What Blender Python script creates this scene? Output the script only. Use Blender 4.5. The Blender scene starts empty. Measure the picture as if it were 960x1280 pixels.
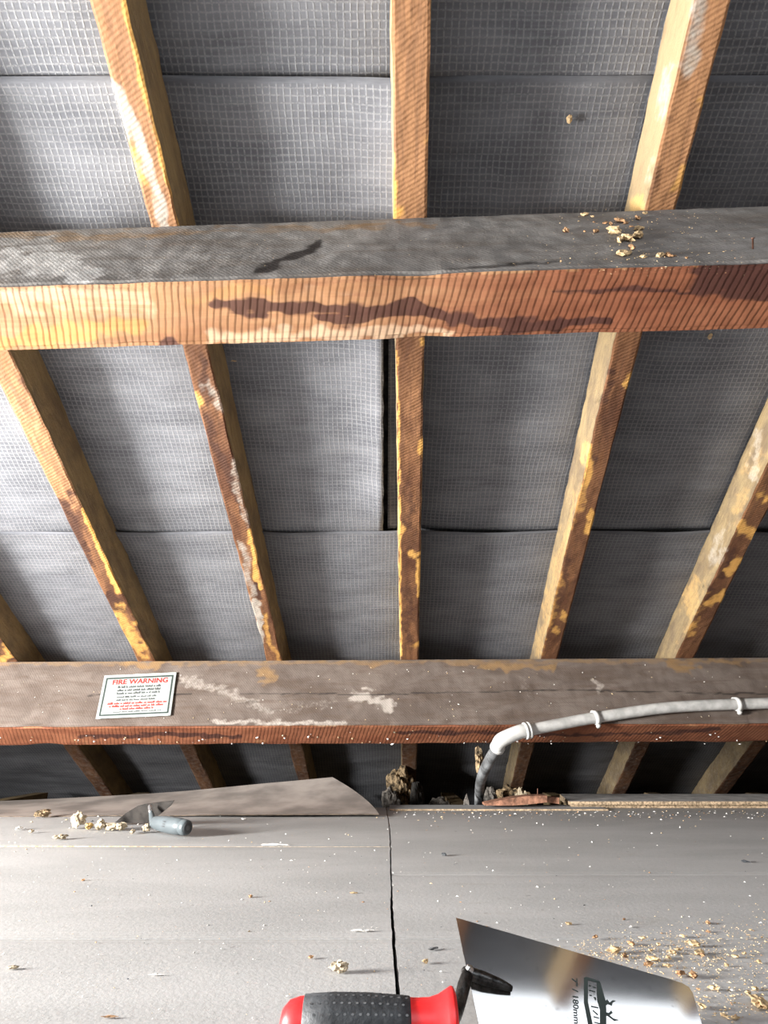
import bpy, bmesh, math, random
import numpy as np
from mathutils import Vector, Matrix, noise

random.seed(7)
S = bpy.context.scene
COL = S.collection

# ------------------------------------------------------------------ camera
PITCH = math.radians(19.0)
CP, SP = math.cos(PITCH), math.sin(PITCH)
F = 800.0                      # focal length in pixels of the 960x1280 frame
CAM = Vector((0.0, 0.0, 0.205))
cam_d = bpy.data.cameras.new('camera')
cam_d.sensor_fit = 'VERTICAL'
cam_d.sensor_height = 36.0
cam_d.lens = F / 1280.0 * 36.0
cam_d.clip_start = 0.02
cam = bpy.data.objects.new('camera', cam_d)
cam.location = CAM
cam.rotation_euler = (math.radians(90) + PITCH, 0, 0)
COL.objects.link(cam)
S.camera = cam

# ------------------------------------------------------------------ world, lamps, exposure
w = bpy.data.worlds.new('world')
S.world = w
w.use_nodes = True
w.node_tree.nodes['Background'].inputs['Color'].default_value = (0.80, 0.88, 1.0, 1)
w.node_tree.nodes['Background'].inputs['Strength'].default_value = 1.0
S.view_settings.view_transform = 'Standard'
S.view_settings.look = 'None'
S.view_settings.gamma = 1.0
S.view_settings.exposure = 0.12
S.view_settings.use_curve_mapping = False
S.cycles.max_bounces = 8
S.cycles.diffuse_bounces = 5


def area_lamp(name, loc, direction, sx, sy, watts, color):
    d = bpy.data.lights.new(name, 'AREA')
    d.shape = 'RECTANGLE'
    d.size, d.size_y = sx, sy
    d.energy = watts
    d.color = color
    o = bpy.data.objects.new(name, d)
    o.location = loc
    o.rotation_euler = Vector(direction).to_track_quat('-Z', 'Y').to_euler()
    COL.objects.link(o)
    return o


# daylight through the opening in the gable wall at the left and through the rooflight behind
area_lamp('gable_daylight', (-2.09, 0.42, 0.36), (1, 0, 0), 0.50, 0.54, 262, (1.0, 0.985, 0.955))
area_lamp('rooflight_daylight', (0.35, -0.708, 1.439), (0, 0.474, -0.88), 2.4, 1.0, 13, (0.88, 0.94, 1.0))


# ------------------------------------------------------------------ picture geometry
def ray(px, py):
    xc, yc = (px - 480.0) / F, (py - 640.0) / F
    return Vector((xc, CP + yc * SP, SP - yc * CP))


def at_z(px, py, z=0.0):
    r = ray(px, py)
    return CAM + r * ((z - CAM.z) / r.z)


def at_y(px, py, y):
    r = ray(px, py)
    return CAM + r * (y / r.y)


def at_depth(px, py, Z):
    return CAM + ray(px, py) * Z


def on_plane(px, py, p0, n):
    r = ray(px, py)
    return CAM + r * ((p0 - CAM).dot(n) / r.dot(n))


def project(P):
    """world points (n,3) -> pixels"""
    P = np.asarray(P) - np.array(CAM)
    Z = P[:, 1] * CP + P[:, 2] * SP
    Y = P[:, 1] * SP - P[:, 2] * CP
    Z = np.where(Z < 0.05, 0.05, Z)
    return np.stack([480 + F * P[:, 0] / Z, 640 + F * Y / Z], 1)


# roof: underside of the rafters
TH = math.radians(28.3)
U = Vector((0, math.cos(TH), -math.sin(TH)))      # down the slope
N = Vector((0, math.sin(TH), math.cos(TH)))       # outwards
R0 = at_depth(480, 820, 1.855)                    # a point of the plane under the rafters
RAFTER_D = 0.088


def roof_pt(px, py, off=0.0):
    return on_plane(px, py, R0 + N * off, N)


# ------------------------------------------------------------------ object helpers
def tag(o, label=None, cat=None, group=None, kind=None):
    if label: o['label'] = label
    if cat: o['category'] = cat
    if group: o['group'] = group
    if kind: o['kind'] = kind
    return o


def link(name, me, parent=None, M=None):
    o = bpy.data.objects.new(name, me)
    COL.objects.link(o)
    if parent is not None:
        o.parent = parent
    if M is not None:
        o.matrix_local = M
    return o


def empty(name, loc=(0, 0, 0)):
    o = bpy.data.objects.new(name, None)
    o.location = loc
    o.empty_display_size = 0.05
    COL.objects.link(o)
    return o


def make_mesh(name, V, Fc, mats=(), mi=None, smooth=False):
    me = bpy.data.meshes.new(name)
    me.from_pydata([tuple(v) for v in V], [], [tuple(f) for f in Fc])
    for m in mats:
        me.materials.append(m)
    if mi is not None:
        me.polygons.foreach_set('material_index', mi)
    if smooth:
        me.polygons.foreach_set('use_smooth', [True] * len(me.polygons))
    me.update()
    return me


def bm_mesh(name, bm, mats=(), smooth=False):
    me = bpy.data.meshes.new(name)
    bmesh.ops.recalc_face_normals(bm, faces=bm.faces)
    bm.to_mesh(me)
    bm.free()
    for m in mats:
        me.materials.append(m)
    if smooth:
        me.polygons.foreach_set('use_smooth', [True] * len(me.polygons))
    return me


def frame(o, X, Y, Z):
    return Matrix(((X.x, Y.x, Z.x, o.x), (X.y, Y.y, Z.y, o.y), (X.z, Y.z, Z.z, o.z), (0, 0, 0, 1)))


def nz(p, s, seed=0.0):
    return noise.noise(Vector((p[0] * s + seed, p[1] * s + seed * 1.7, p[2] * s - seed)))


def lattice(xs, ys, zs):
    """closed box surface on a lattice; faces carry a side code 0 x-,1 x+,2 y-,3 y+,4 z-,5 z+"""
    V, idx, Fc, side = [], {}, [], []
    nx, ny, nn = len(xs) - 1, len(ys) - 1, len(zs) - 1

    def v(i, j, k):
        key = (i, j, k)
        if key not in idx:
            idx[key] = len(V)
            V.append((xs[i], ys[j], zs[k]))
        return idx[key]
    for j in range(ny):
        for k in range(nn):
            Fc.append((v(0, j, k), v(0, j, k + 1), v(0, j + 1, k + 1), v(0, j + 1, k))); side.append(0)
            Fc.append((v(nx, j, k), v(nx, j + 1, k), v(nx, j + 1, k + 1), v(nx, j, k + 1))); side.append(1)
    for i in range(nx):
        for k in range(nn):
            Fc.append((v(i, 0, k), v(i + 1, 0, k), v(i + 1, 0, k + 1), v(i, 0, k + 1))); side.append(2)
            Fc.append((v(i, ny, k), v(i, ny, k + 1), v(i + 1, ny, k + 1), v(i + 1, ny, k))); side.append(3)
        for j in range(ny):
            Fc.append((v(i, j, 0), v(i, j + 1, 0), v(i + 1, j + 1, 0), v(i + 1, j, 0))); side.append(4)
            Fc.append((v(i, j, nn), v(i + 1, j, nn), v(i + 1, j + 1, nn), v(i, j + 1, nn))); side.append(5)
    return V, Fc, side


def lin(a, b, n):
    return [a + (b - a) * i / n for i in range(n + 1)]


def set_attr(me, name, vals):
    a = me.attributes.new(name, 'FLOAT', 'POINT')
    a.data.foreach_set('value', np.asarray(vals, dtype=np.float32))


def warp_of(arr, seed):
    """two-octave wander (n,2) that makes the rims of stains ragged"""
    out = np.zeros((len(arr), 2))
    for i, (x, y, z) in enumerate(arr):
        out[i, 0] = noise.noise(Vector((x * 18, y * 30, z * 30 + seed))) + 0.7 * noise.noise(Vector((x * 55, y * 80 + seed, z * 80)))
        out[i, 1] = noise.noise(Vector((x * 18 + 9, y * 30 + seed, z * 30))) + 0.7 * noise.noise(Vector((x * 55 + seed, y * 80, z * 80 + 4)))
    return out


def stroke_mask(px0, strokes, wrp):
    """px0 (n,2); strokes: list of (polyline, radius px[, strength])"""
    out = np.zeros(len(px0))
    for st in strokes:
        pl, r = st[0], st[1]
        s = st[2] if len(st) > 2 else 1.0
        pl = [np.array(p, float) for p in pl]
        px = px0 + wrp * min(r, 14) * 1.15
        d = np.full(len(px), 1e9)
        if len(pl) == 1:
            d = np.linalg.norm(px - pl[0], axis=1)
        for a, b in zip(pl[:-1], pl[1:]):
            ab = b - a
            t = np.clip(((px - a) @ ab) / (ab @ ab), 0, 1)
            d = np.minimum(d, np.linalg.norm(px - (a + t[:, None] * ab), axis=1))
        out = np.maximum(out, s * np.clip(1.45 - d / r, 0, 1))
    return out


# ------------------------------------------------------------------ materials
class NT:
    def __init__(self, name):
        self.m = bpy.data.materials.new(name)
        self.m.use_nodes = True
        self.t = self.m.node_tree
        self.bsdf = self.t.nodes['Principled BSDF']

    def n(self, typ, ins=None, **kw):
        nd = self.t.nodes.new(typ)
        for k, v in kw.items():
            setattr(nd, k, v)
        for k, v in (ins or {}).items():
            self.put(nd.inputs[k], v)
        return nd

    def put(self, sock, v):
        if isinstance(v, bpy.types.NodeSocket):
            self.t.links.new(v, sock)
        elif isinstance(v, (tuple, list)) and len(v) == 3 and sock.type == 'RGBA':
            sock.default_value = (*v, 1)
        else:
            sock.default_value = v

    def math(self, op, a, b=0.0, c=0.0, clamp=False):
        nd = self.n('ShaderNodeMath', operation=op)
        nd.use_clamp = clamp
        for i, v in enumerate((a, b, c)):
            self.put(nd.inputs[i], v)
        return nd.outputs[0]

    def mix(self, fac, a, b, blend='MIX'):
        nd = self.n('ShaderNodeMix', data_type='RGBA', blend_type=blend)
        self.put(nd.inputs[0], fac)
        self.put(nd.inputs[6], a)
        self.put(nd.inputs[7], b)
        return nd.outputs[2]

    def step(self, v, lo, hi):
        nd = self.n('ShaderNodeMapRange', interpolation_type='SMOOTHSTEP')
        self.put(nd.inputs[0], v)
        nd.inputs[1].default_value, nd.inputs[2].default_value = lo, hi
        return nd.outputs[0]

    def obj(self, scale=(1, 1, 1), rot=(0, 0, 0)):
        tc = self.n('ShaderNodeTexCoord')
        mp = self.n('ShaderNodeMapping')
        mp.inputs['Scale'].default_value = scale
        mp.inputs['Rotation'].default_value = rot
        self.t.links.new(tc.outputs['Object'], mp.inputs['Vector'])
        return mp.outputs['Vector']

    def noise(self, vec, scale, detail=4, rough=0.55, w=None, dist=0.0):
        nd = self.n('ShaderNodeTexNoise', noise_dimensions='4D' if w is not None else '3D')
        self.put(nd.inputs['Vector'], vec)
        nd.inputs['Scale'].default_value = scale
        nd.inputs['Detail'].default_value = detail
        nd.inputs['Roughness'].default_value = rough
        nd.inputs['Distortion'].default_value = dist
        if w is not None:
            self.put(nd.inputs['W'], w)
        return nd.outputs[0]

    def attr(self, name):
        return self.n('ShaderNodeAttribute', attribute_name=name).outputs['Fac']

    def bump(self, h, dist=0.002, strength=1.0):
        b = self.n('ShaderNodeBump')
        b.inputs['Distance'].default_value = dist
        b.inputs['Strength'].default_value = strength
        self.put(b.inputs['Height'], h)
        self.t.links.new(b.outputs[0], self.bsdf.inputs['Normal'])

    def out(self, color=None, rough=None, metal=None, spec=None):
        if color is not None: self.put(self.bsdf.inputs['Base Color'], color)
        if rough is not None: self.put(self.bsdf.inputs['Roughness'], rough)
        if metal is not None: self.put(self.bsdf.inputs['Metallic'], metal)
        if spec is not None: self.put(self.bsdf.inputs['Specular IOR Level'], spec)
        return self.m


def plain(name, col, rough=0.6, metal=0.0, var=0.15, scale=40.0, bump=0.0, spec=0.4):
    t = NT(name)
    v = t.noise(t.obj(), scale, 4)
    dark = tuple(c * (1 - var * 1.6) for c in col)
    lite = tuple(min(1, c * (1 + var)) for c in col)
    c = t.mix(t.step(v, 0.3, 0.7), dark, lite)
    if bump:
        t.bump(v, bump)
    return t.out(c, rough, metal, spec)


def masked(t, name, n, lo=0.3, hi=0.85, amt=0.9):
    """painted mask of an area of its own, its rim broken up by noise"""
    a = t.attr(name)
    v = t.math('ADD', a, t.math('MULTIPLY', t.math('SUBTRACT', n, 0.5), amt))
    on = t.step(a, 0.0, 0.12)
    return t.math('MULTIPLY', t.step(v, lo, hi), on)


def rafter_wood(name, c_lo, c_hi):
    t = NT(name)
    rnd = t.n('ShaderNodeObjectInfo').outputs['Random']
    W = t.math('MULTIPLY', rnd, 20.0)
    grain = t.noise(t.obj((5, 60, 60)), 1.6, 6, 0.6, W, 0.6)
    blot = t.noise(t.obj((4, 9, 9)), 1.6, 5, 0.6, W)
    fine = t.noise(t.obj(), 70, 5, 0.65, W)
    saw = t.n('ShaderNodeTexWave', wave_type='BANDS', bands_direction='X')
    t.put(saw.inputs['Vector'], t.obj((1, 1, 1), (0, 0, 0.5)))
    saw.inputs['Scale'].default_value = 48
    saw.inputs['Distortion'].default_value = 2.5
    saw.inputs['Detail'].default_value = 2
    col = t.mix(t.step(blot, 0.34, 0.62), c_lo, c_hi)
    col = t.mix(masked(t, 'warm', blot, 0.4, 0.9, 0.5), col, (0.32, 0.16, 0.075))
    col = t.mix(t.math('MULTIPLY', t.step(grain, 0.42, 0.62), 0.45), col, (0.07, 0.032, 0.018))
    col = t.mix(t.math('MULTIPLY', saw.outputs['Fac'], 0.10), col, (0.05, 0.025, 0.014))
    col = t.mix(masked(t, 'dark', fine), col, (0.06, 0.026, 0.016))
    col = t.mix(masked(t, 'gold', fine, 0.25, 1.0), col, t.mix(grain, (0.46, 0.22, 0.05), (0.62, 0.36, 0.11)))
    col = t.mix(masked(t, 'pale', fine, 0.25, 0.95), col, t.mix(fine, (0.28, 0.23, 0.185), (0.41, 0.37, 0.32)))
    t.bump(t.math('ADD', t.math('MULTIPLY', saw.outputs['Fac'], 0.22), fine), 0.0022, 0.7)
    return t.out(col, 0.75, spec=0.25)


M_RAFTER = rafter_wood('rafter_sawn_face', (0.085, 0.034, 0.017), (0.20, 0.092, 0.042))


def rafter_side():
    t = NT('rafter_side_wood')
    rnd = t.n('ShaderNodeObjectInfo').outputs['Random']
    W = t.math('MULTIPLY', rnd, 20.0)
    grain = t.noise(t.obj((5, 40, 40)), 2.0, 6, 0.65, W, 0.8)
    blot = t.noise(t.obj((7, 7, 14)), 1.5, 5, 0.65, W, 0.5)
    fine = t.noise(t.obj(), 90, 4, 0.7, W)
    col = t.mix(t.step(blot, 0.35, 0.65), (0.17, 0.125, 0.08), (0.29, 0.215, 0.115))
    col = t.mix(t.math('MULTIPLY', t.step(grain, 0.45, 0.7), 0.5), col, (0.18, 0.12, 0.065))
    col = t.mix(masked(t, 'warm', blot, 0.4, 0.9, 0.5), col, (0.30, 0.22, 0.125))
    col = t.mix(masked(t, 'gold', fine, 0.25, 1.1), col, t.mix(grain, (0.46, 0.27, 0.085), (0.54, 0.37, 0.17)))
    col = t.mix(masked(t, 'dark', fine), col, (0.05, 0.035, 0.025))
    col = t.mix(masked(t, 'pale', fine, 0.25, 0.95), col, (0.42, 0.37, 0.30))
    t.bump(t.math('ADD', grain, fine), 0.003, 0.9)
    return t.out(col, 0.8, spec=0.2)


M_RSIDE = rafter_side()


def purlin_inner():
    t = NT('purlin_sawn_wood')
    grain = t.noise(t.obj((2.2, 26, 26)), 2.0, 6, 0.6, None, 0.7)
    blot = t.noise(t.obj((2.5, 12, 12)), 1.7, 5, 0.6)
    fine = t.noise(t.obj(), 80, 4, 0.6)
    saw = t.n('ShaderNodeTexWave', wave_type='BANDS', bands_direction='X', wave_profile='SAW')
    t.put(saw.inputs['Vector'], t.obj((1, 1, 1), (0, 0, -0.22)))
    saw.inputs['Scale'].default_value = 32
    saw.inputs['Distortion'].default_value = 2.2
    saw.inputs['Detail'].default_value = 2
    saw.inputs['Detail Scale'].default_value = 0.7
    col = t.mix(t.step(blot, 0.3, 0.7), (0.30, 0.145, 0.066), (0.41, 0.225, 0.115))
    red = t.mix(t.step(blot, 0.3, 0.7), (0.185, 0.058, 0.028), (0.29, 0.112, 0.056))
    col = t.mix(masked(t, 'red', grain, 0.3, 0.9, 0.5), col, red)
    col = t.mix(masked(t, 'gold', grain, 0.3, 0.8), col, (0.50, 0.25, 0.085))
    col = t.mix(masked(t, 'pale', grain, 0.3, 0.9), col, (0.62, 0.44, 0.29))
    col = t.mix(t.math('MULTIPLY', t.step(grain, 0.45, 0.7), 0.35), col, (0.16, 0.06, 0.03))
    col = t.mix(t.math('MULTIPLY', masked(t, 'dark', grain, 0.3, 0.75, 1.0), 0.9), col, (0.062, 0.024, 0.019))
    line = t.step(saw.outputs['Fac'], 0.55, 1.0)
    col = t.mix(t.math('MULTIPLY', line, t.math('MULTIPLY', t.step(blot, 0.25, 0.7), 0.16)), col, (0.09, 0.04, 0.025))
    t.bump(t.math('SUBTRACT', t.math('MULTIPLY', fine, 0.4), t.math('MULTIPLY', line, 0.45)), 0.0022, 0.6)
    return t.out(col, 0.72, spec=0.25)


M_PURLIN = purlin_inner()


def purlin_top(name, a, b, brown, pale):
    t = NT(name)
    grain = t.noise(t.obj((3, 20, 20)), 2.0, 6, 0.65, None, 0.8)
    blot = t.noise(t.obj((5, 9, 9)), 1.3, 5, 0.6, None, 0.6)
    fine = t.noise(t.obj(), 110, 5, 0.7)
    saw = t.n('ShaderNodeTexWave', wave_type='BANDS', bands_direction='X')
    t.put(saw.inputs['Vector'], t.obj((1, 1, 1), (0, 0.7, 0)))
    saw.inputs['Scale'].default_value = 60
    saw.inputs['Distortion'].default_value = 2.0
    col = t.mix(t.step(blot, 0.32, 0.68), a, b)
    col = t.mix(t.math('MULTIPLY', t.step(grain, 0.45, 0.65), 0.4), col, brown)
    col = t.mix(masked(t, 'gold', grain, 0.3, 0.9), col, (0.24, 0.15, 0.075))
    col = t.mix(masked(t, 'pale', fine, 0.35, 0.9, 0.9), col, pale)
    col = t.mix(masked(t, 'dark', grain, 0.2, 1.0, 1.0), col, (0.03, 0.025, 0.023))
    col = t.mix(t.math('MULTIPLY', saw.outputs['Fac'], 0.10), col, (0.03, 0.026, 0.024))
    t.bump(t.math('ADD', t.math('MULTIPLY', saw.outputs['Fac'], 0.12), fine), 0.0016, 0.7)
    return t.out(col, 0.85, spec=0.15)


M_PTOP_UP = purlin_top('purlin_sooty_top', (0.15, 0.138, 0.128), (0.25, 0.236, 0.222), (0.13, 0.10, 0.075), (0.42, 0.405, 0.39))
M_PTOP_LO = purlin_top('purlin_dusty_top', (0.105, 0.081, 0.068), (0.165, 0.134, 0.116), (0.085, 0.054, 0.037), (0.36, 0.32, 0.285))


def felt():
    t = NT('reinforced_roofing_felt')
    tc = t.n('ShaderNodeTexCoord')
    sep = t.n('ShaderNodeSeparateXYZ')
    t.t.links.new(tc.outputs['Object'], sep.inputs[0])
    wob = t.noise(t.obj((1, 1, 0)), 6, 3)
    u = t.math('ADD', sep.outputs['X'], t.math('MULTIPLY', wob, 0.012))
    v = t.math('ADD', sep.outputs['Y'], t.math('MULTIPLY', t.noise(t.obj((1.3, 1, 0)), 5, 3), 0.012))
    P = 0.0105

    def thread(c):
        f = t.math('ABSOLUTE', t.math('SUBTRACT', t.math('FRACT', t.math('DIVIDE', c, P)), 0.5))
        return t.step(f, 0.29, 0.48)
    fray = t.noise(t.obj(), 260, 3, 0.7)
    grid = t.math('MAXIMUM', thread(u), t.math('MULTIPLY', thread(v), 0.85))
    grid = t.math('MULTIPLY', grid, t.step(fray, 0.2, 0.7))
    sel = t.step(sep.outputs['Y'], 0.007, 0.013)                  # bare selvedge along the top edge
    strip = t.step(t.noise(t.obj((1, 1, 0)), 3, 3), 0.25, 0.75)
    grid = t.math('MULTIPLY', t.math('MULTIPLY', grid, sel), t.math('ADD', 0.5, t.math('MULTIPLY', strip, 0.5)))
    cloud = t.noise(t.obj((2.5, 6, 0)), 2.2, 5, 0.65)
    base = t.mix(t.step(cloud, 0.3, 0.7), (0.092, 0.095, 0.108), (0.155, 0.158, 0.173))
    streak = t.noise(t.obj((3, 45, 0)), 2.5, 4, 0.6)
    base = t.mix(t.math('MULTIPLY', t.step(streak, 0.5, 0.75), 0.35), base, (0.22, 0.225, 0.24))
    col = t.mix(t.math('MULTIPLY', grid, 0.55), base, (0.40, 0.40, 0.40))
    t.bump(t.math('ADD', t.math('MULTIPLY', grid, 0.5), t.math('MULTIPLY', streak, 0.8)), 0.0018, 0.8)
    return t.out(col, 0.8, spec=0.2)


M_FELT = felt()


def floor_mat():
    t = NT('dusty_grey_chipboard')
    rnd = t.n('ShaderNodeObjectInfo').outputs['Random']
    W = t.math('MULTIPLY', rnd, 9.0)
    cloud = t.noise(t.obj((1, 2.4, 1)), 2.6, 6, 0.6, W, 0.5)
    smear = t.noise(t.obj((3, 14, 1)), 2.0, 5, 0.6, W, 1.2)
    fine = t.noise(t.obj(), 160, 4, 0.7)
    spec = t.noise(t.obj(), 55, 2, 0.5)
    col = t.mix(t.step(cloud, 0.3, 0.7), (0.345, 0.342, 0.338), (0.44, 0.436, 0.43))
    col = t.mix(t.math('MULTIPLY', t.step(smear, 0.58, 0.75), 0.35), col, (0.30, 0.27, 0.235))
    col = t.mix(t.math('MULTIPLY', t.step(fine, 0.35, 0.75), 0.25), col, (0.56, 0.55, 0.53))
    col = t.mix(t.math('MULTIPLY', t.step(spec, 0.70, 0.76), 0.35), col, (0.13, 0.11, 0.10))
    t.bump(fine, 0.0008, 0.5)
    return t.out(col, 0.7, spec=0.3)


M_FLOOR = floor_mat()
M_RAW = plain('raw_chipboard_edge', (0.50, 0.37, 0.24), 0.8, var=0.35, scale=160, bump=0.002)
M_RAWDARK = plain('glued_chipboard_layer', (0.20, 0.13, 0.08), 0.8, var=0.4, scale=160, bump=0.002)
M_BOARDTOP = plain('offcut_top', (0.55, 0.53, 0.51), 0.8, var=0.2, scale=25, bump=0.001)
M_HARDBOARD = plain('hardboard', (0.33, 0.285, 0.255), 0.75, var=0.22, scale=9)
M_HBEDGE_SHADE = plain('hardboard_edge_shade', (0.10, 0.075, 0.055), 0.85, var=0.3, scale=60)  # brown front edge, darkened to carry the shade of the gap below
M_REDWOOD = plain('reddish_batten_wood', (0.33, 0.16, 0.10), 0.75, var=0.35, scale=60, bump=0.003)
M_DIRT = plain('loft_dirt', (0.06, 0.055, 0.05), 0.95, var=0.4, scale=30, bump=0.01)
M_WOOL = plain('matted_insulation', (0.30, 0.215, 0.125), 0.95, var=0.6, scale=70, bump=0.012)
M_WOOLGREY = plain('grey_fluff', (0.20, 0.18, 0.16), 0.95, var=0.5, scale=60, bump=0.01)
M_CHIP = plain('pale_wood_chip', (0.56, 0.40, 0.22), 0.8, var=0.3, scale=150, bump=0.002)
M_CHIPBROWN = plain('brown_wood_chip', (0.42, 0.24, 0.12), 0.8, var=0.4, scale=150, bump=0.002)
M_FOAM = plain('crumbly_cream_foam', (0.45, 0.375, 0.265), 0.85, var=0.22, scale=120, bump=0.003)
M_FOAMY = plain('yellowed_foam', (0.48, 0.32, 0.13), 0.85, var=0.3, scale=120, bump=0.003)
M_DUST = plain('sawdust', (0.62, 0.47, 0.28), 0.9, var=0.3, scale=50)
M_WHITE = plain('white_flake', (0.78, 0.76, 0.72), 0.8, var=0.1, scale=80)
M_CONDUIT = plain('off_white_plastic_conduit', (0.49, 0.482, 0.465), 0.45, var=0.16, scale=35)
M_CONDUITWHITE = plain('white_plastic_fitting', (0.56, 0.555, 0.535), 0.4, var=0.08, scale=60)
M_HOSE = plain('dusty_grey_hose', (0.16, 0.165, 0.17), 0.6, var=0.4, scale=40)
M_NAIL = plain('rusty_nail_metal', (0.20, 0.10, 0.07), 0.6, 0.5, var=0.3, scale=120)
M_PAPER = plain('sign_card', (0.32, 0.345, 0.333), 0.55, var=0.06, scale=60)
M_BLACKINK = plain('black_print', (0.035, 0.05, 0.045), 0.6, var=0.1)
M_REDINK = plain('red_print', (0.60, 0.03, 0.025), 0.6, var=0.12)
M_GREYINK = plain('faded_grey_print', (0.09, 0.10, 0.10), 0.6, var=0.15)
M_PINKINK = plain('faded_red_print', (0.50, 0.045, 0.035), 0.6, var=0.15)
M_RED = plain('red_plastic', (0.78, 0.022, 0.025), 0.35, var=0.06, spec=0.5)
M_GRIP = plain('black_rubber_grip', (0.040, 0.043, 0.047), 0.55, var=0.2, scale=200, bump=0.0006)
M_GRIPDOT = plain('worn_grip_dimple', (0.12, 0.125, 0.13), 0.6, var=0.2)
M_SHANK = plain('blackened_steel_shank', (0.07, 0.068, 0.066), 0.32, 0.85, var=0.4, scale=180, bump=0.001)
M_WELD = plain('bright_worn_steel', (0.62, 0.62, 0.62), 0.28, 0.9, var=0.25, scale=150, bump=0.001)
M_TGREY = plain('grey_blue_plastic', (0.095, 0.112, 0.12), 0.42, var=0.08)
M_TDARK = plain('dark_plastic', (0.05, 0.055, 0.06), 0.5, var=0.1)
M_MORTAR = plain('dried_mortar', (0.58, 0.545, 0.50), 0.9, var=0.2, scale=60, bump=0.004)


def steel(name, col, r0, r1):
    t = NT(name)
    sm = t.noise(t.obj((6, 20, 20)), 3.0, 5, 0.6)
    spot = t.noise(t.obj(), 160, 3, 0.6)
    c = t.mix(t.step(spot, 0.62, 0.72), col, tuple(x * 0.8 for x in col))
    nd = t.n('ShaderNodeMapRange')
    t.put(nd.inputs[0], sm)
    nd.inputs[3].default_value, nd.inputs[4].default_value = r0, r1
    return t.out(c, nd.outputs[0], 1.0)


M_STEEL = steel('polished_trowel_steel', (0.54, 0.525, 0.51), 0.045, 0.10)
M_OLDSTEEL = plain('tarnished_trowel_steel', (0.03, 0.026, 0.023), 0.5, 0.2, var=0.3, scale=50)


def brick_mat():
    t = NT('gable_brickwork')
    b = t.n('ShaderNodeTexBrick')
    t.put(b.inputs['Vector'], t.obj((1, 1, 1), (0, math.radians(90), 0)))
    b.inputs['Color1'].default_value = (0.30, 0.16, 0.11, 1)
    b.inputs['Color2'].default_value = (0.38, 0.22, 0.15, 1)
    b.inputs['Mortar'].default_value = (0.42, 0.39, 0.35, 1)
    b.inputs['Scale'].default_value = 4.4
    t.bump(b.outputs['Fac'], 0.01)
    return t.out(t.mix(0.55, b.outputs['Color'], (0.05, 0.045, 0.04)), 0.9)


M_BRICK = brick_mat()
M_FRAMEWOOD = plain('weathered_frame_wood', (0.33, 0.26, 0.19), 0.8, var=0.3, scale=20, bump=0.003)

# ------------------------------------------------------------------ setting: floor
X0, X1, Y0 = -2.1, 2.3, -3.6
floor = tag(empty('floor'), kind='structure')
CRACK = 0.0125


def crack_x(y):
    return CRACK + 0.0022 * math.sin(y * 5.1) + 0.0016 * noise.noise(Vector((y * 28, 3.1, 0))) - 0.004 * max(0, (y - 1.0))


def floor_board(x0, x1, y0, y1, top=0.0, th=0.018, crack=None, bow=0.0, raw=False):
    """one loose-laid board; the side at the long crack follows its ragged line"""
    ny = max(2, int((y1 - y0) / 0.02)) if crack else 2
    xs, ys, zs = lin(x0, x1, 24), lin(y0 + 0.0004, y1 - 0.0004, ny), [top - th, top - 0.0015, top]
    V, Fc, side = lattice(xs, ys, zs)
    out = []
    for x, y, z in V:
        if crack == 'right' and x > x1 - 1e-6: x = crack_x(y) - 0.0012 - (0.0012 if y < 0.95 else 0)
        if crack == 'left' and x < x0 + 1e-6: x = crack_x(y) + 0.0012 + 0.0010 * noise.noise(Vector((y * 40, 9, 0)))
        edge = (abs(y - ys[0]) < 1e-6 or abs(y - ys[-1]) < 1e-6)
        if z >= top - 1e-6 and edge: z -= 0.0009
        if raw: z -= 0.0019 * min(1, max(0, (x + 0.62) / 0.3))
        z += bow * math.sin(math.pi * (y - y0) / (y1 - y0))
        out.append((x, y, z))
    me = make_mesh('floor_board', out, Fc, (M_FLOOR, M_RAW if raw else M_FLOOR), [0 if s == 5 else 1 for s in side])
    return link('floor_board', me, floor)


ya, yb = at_z(480, 1093).y, at_z(480, 1172).y          # joints right of the crack
yl = at_z(480, 1058).y                                 # joint left of the crack
yf = at_z(480, 1009).y                                 # far edge
floor_board(CRACK, X1, ya, yf, 0.0, crack='left')
floor_board(CRACK, X1, yb, ya, 0.0, crack='left')
floor_board(CRACK, X1, yb - 0.32, yb, -0.0006, crack='left')
floor_board(X0, CRACK, yl, yf, 0.0022, crack='right', raw=True)
floor_board(X0, CRACK, yb, yl, 0.0, crack='right')
floor_board(X0, CRACK, yb - 0.32, yb, -0.0006, crack='right')
y = yb - 0.32
while y > Y0:
    floor_board(CRACK, X1, y - 0.64, y, -0.0008, crack='left')
    floor_board(X0, CRACK, y - 0.64, y, -0.0008, crack='right')
    y -= 0.64
# thin strip tacked along the far edge
V, Fc, side = lattice(lin(at_z(487, 1013).x, 0.62, 30), [at_z(480, 1013.5).y, yf + 0.02], [0.0003, 0.0042])
V = [(x, yy + 0.003 * noise.noise(Vector((x * 9, 2, 0))), z) for x, yy, z in V]
link('edge_strip', make_mesh('edge_strip', V, Fc, (M_FLOOR, M_RAW), [0 if s == 5 else 1 for s in side]), floor)
# dirty plaster and joists below the boards
V, Fc, side = lattice(lin(X0, X1, 40), lin(Y0, 3.3, 60), [-0.16, -0.10])
V = [(x, yy, z + (0.012 * nz((x, yy, 0), 9) if z > -0.11 else 0)) for x, yy, z in V]
link('dirt_base', make_mesh('dirt_base', V, Fc, (M_DIRT,)), floor)
for jx in (-1.35, -0.95, -0.55, -0.15, 0.25, 0.65, 1.05, 1.45, 1.85):
    V, Fc, side = lattice([jx - 0.024, jx + 0.024], lin(Y0, 2.75, 4), [-0.11, -0.0195])
    link('joist', make_mesh('joist', V, Fc, (M_RSIDE,)), floor)

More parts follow.
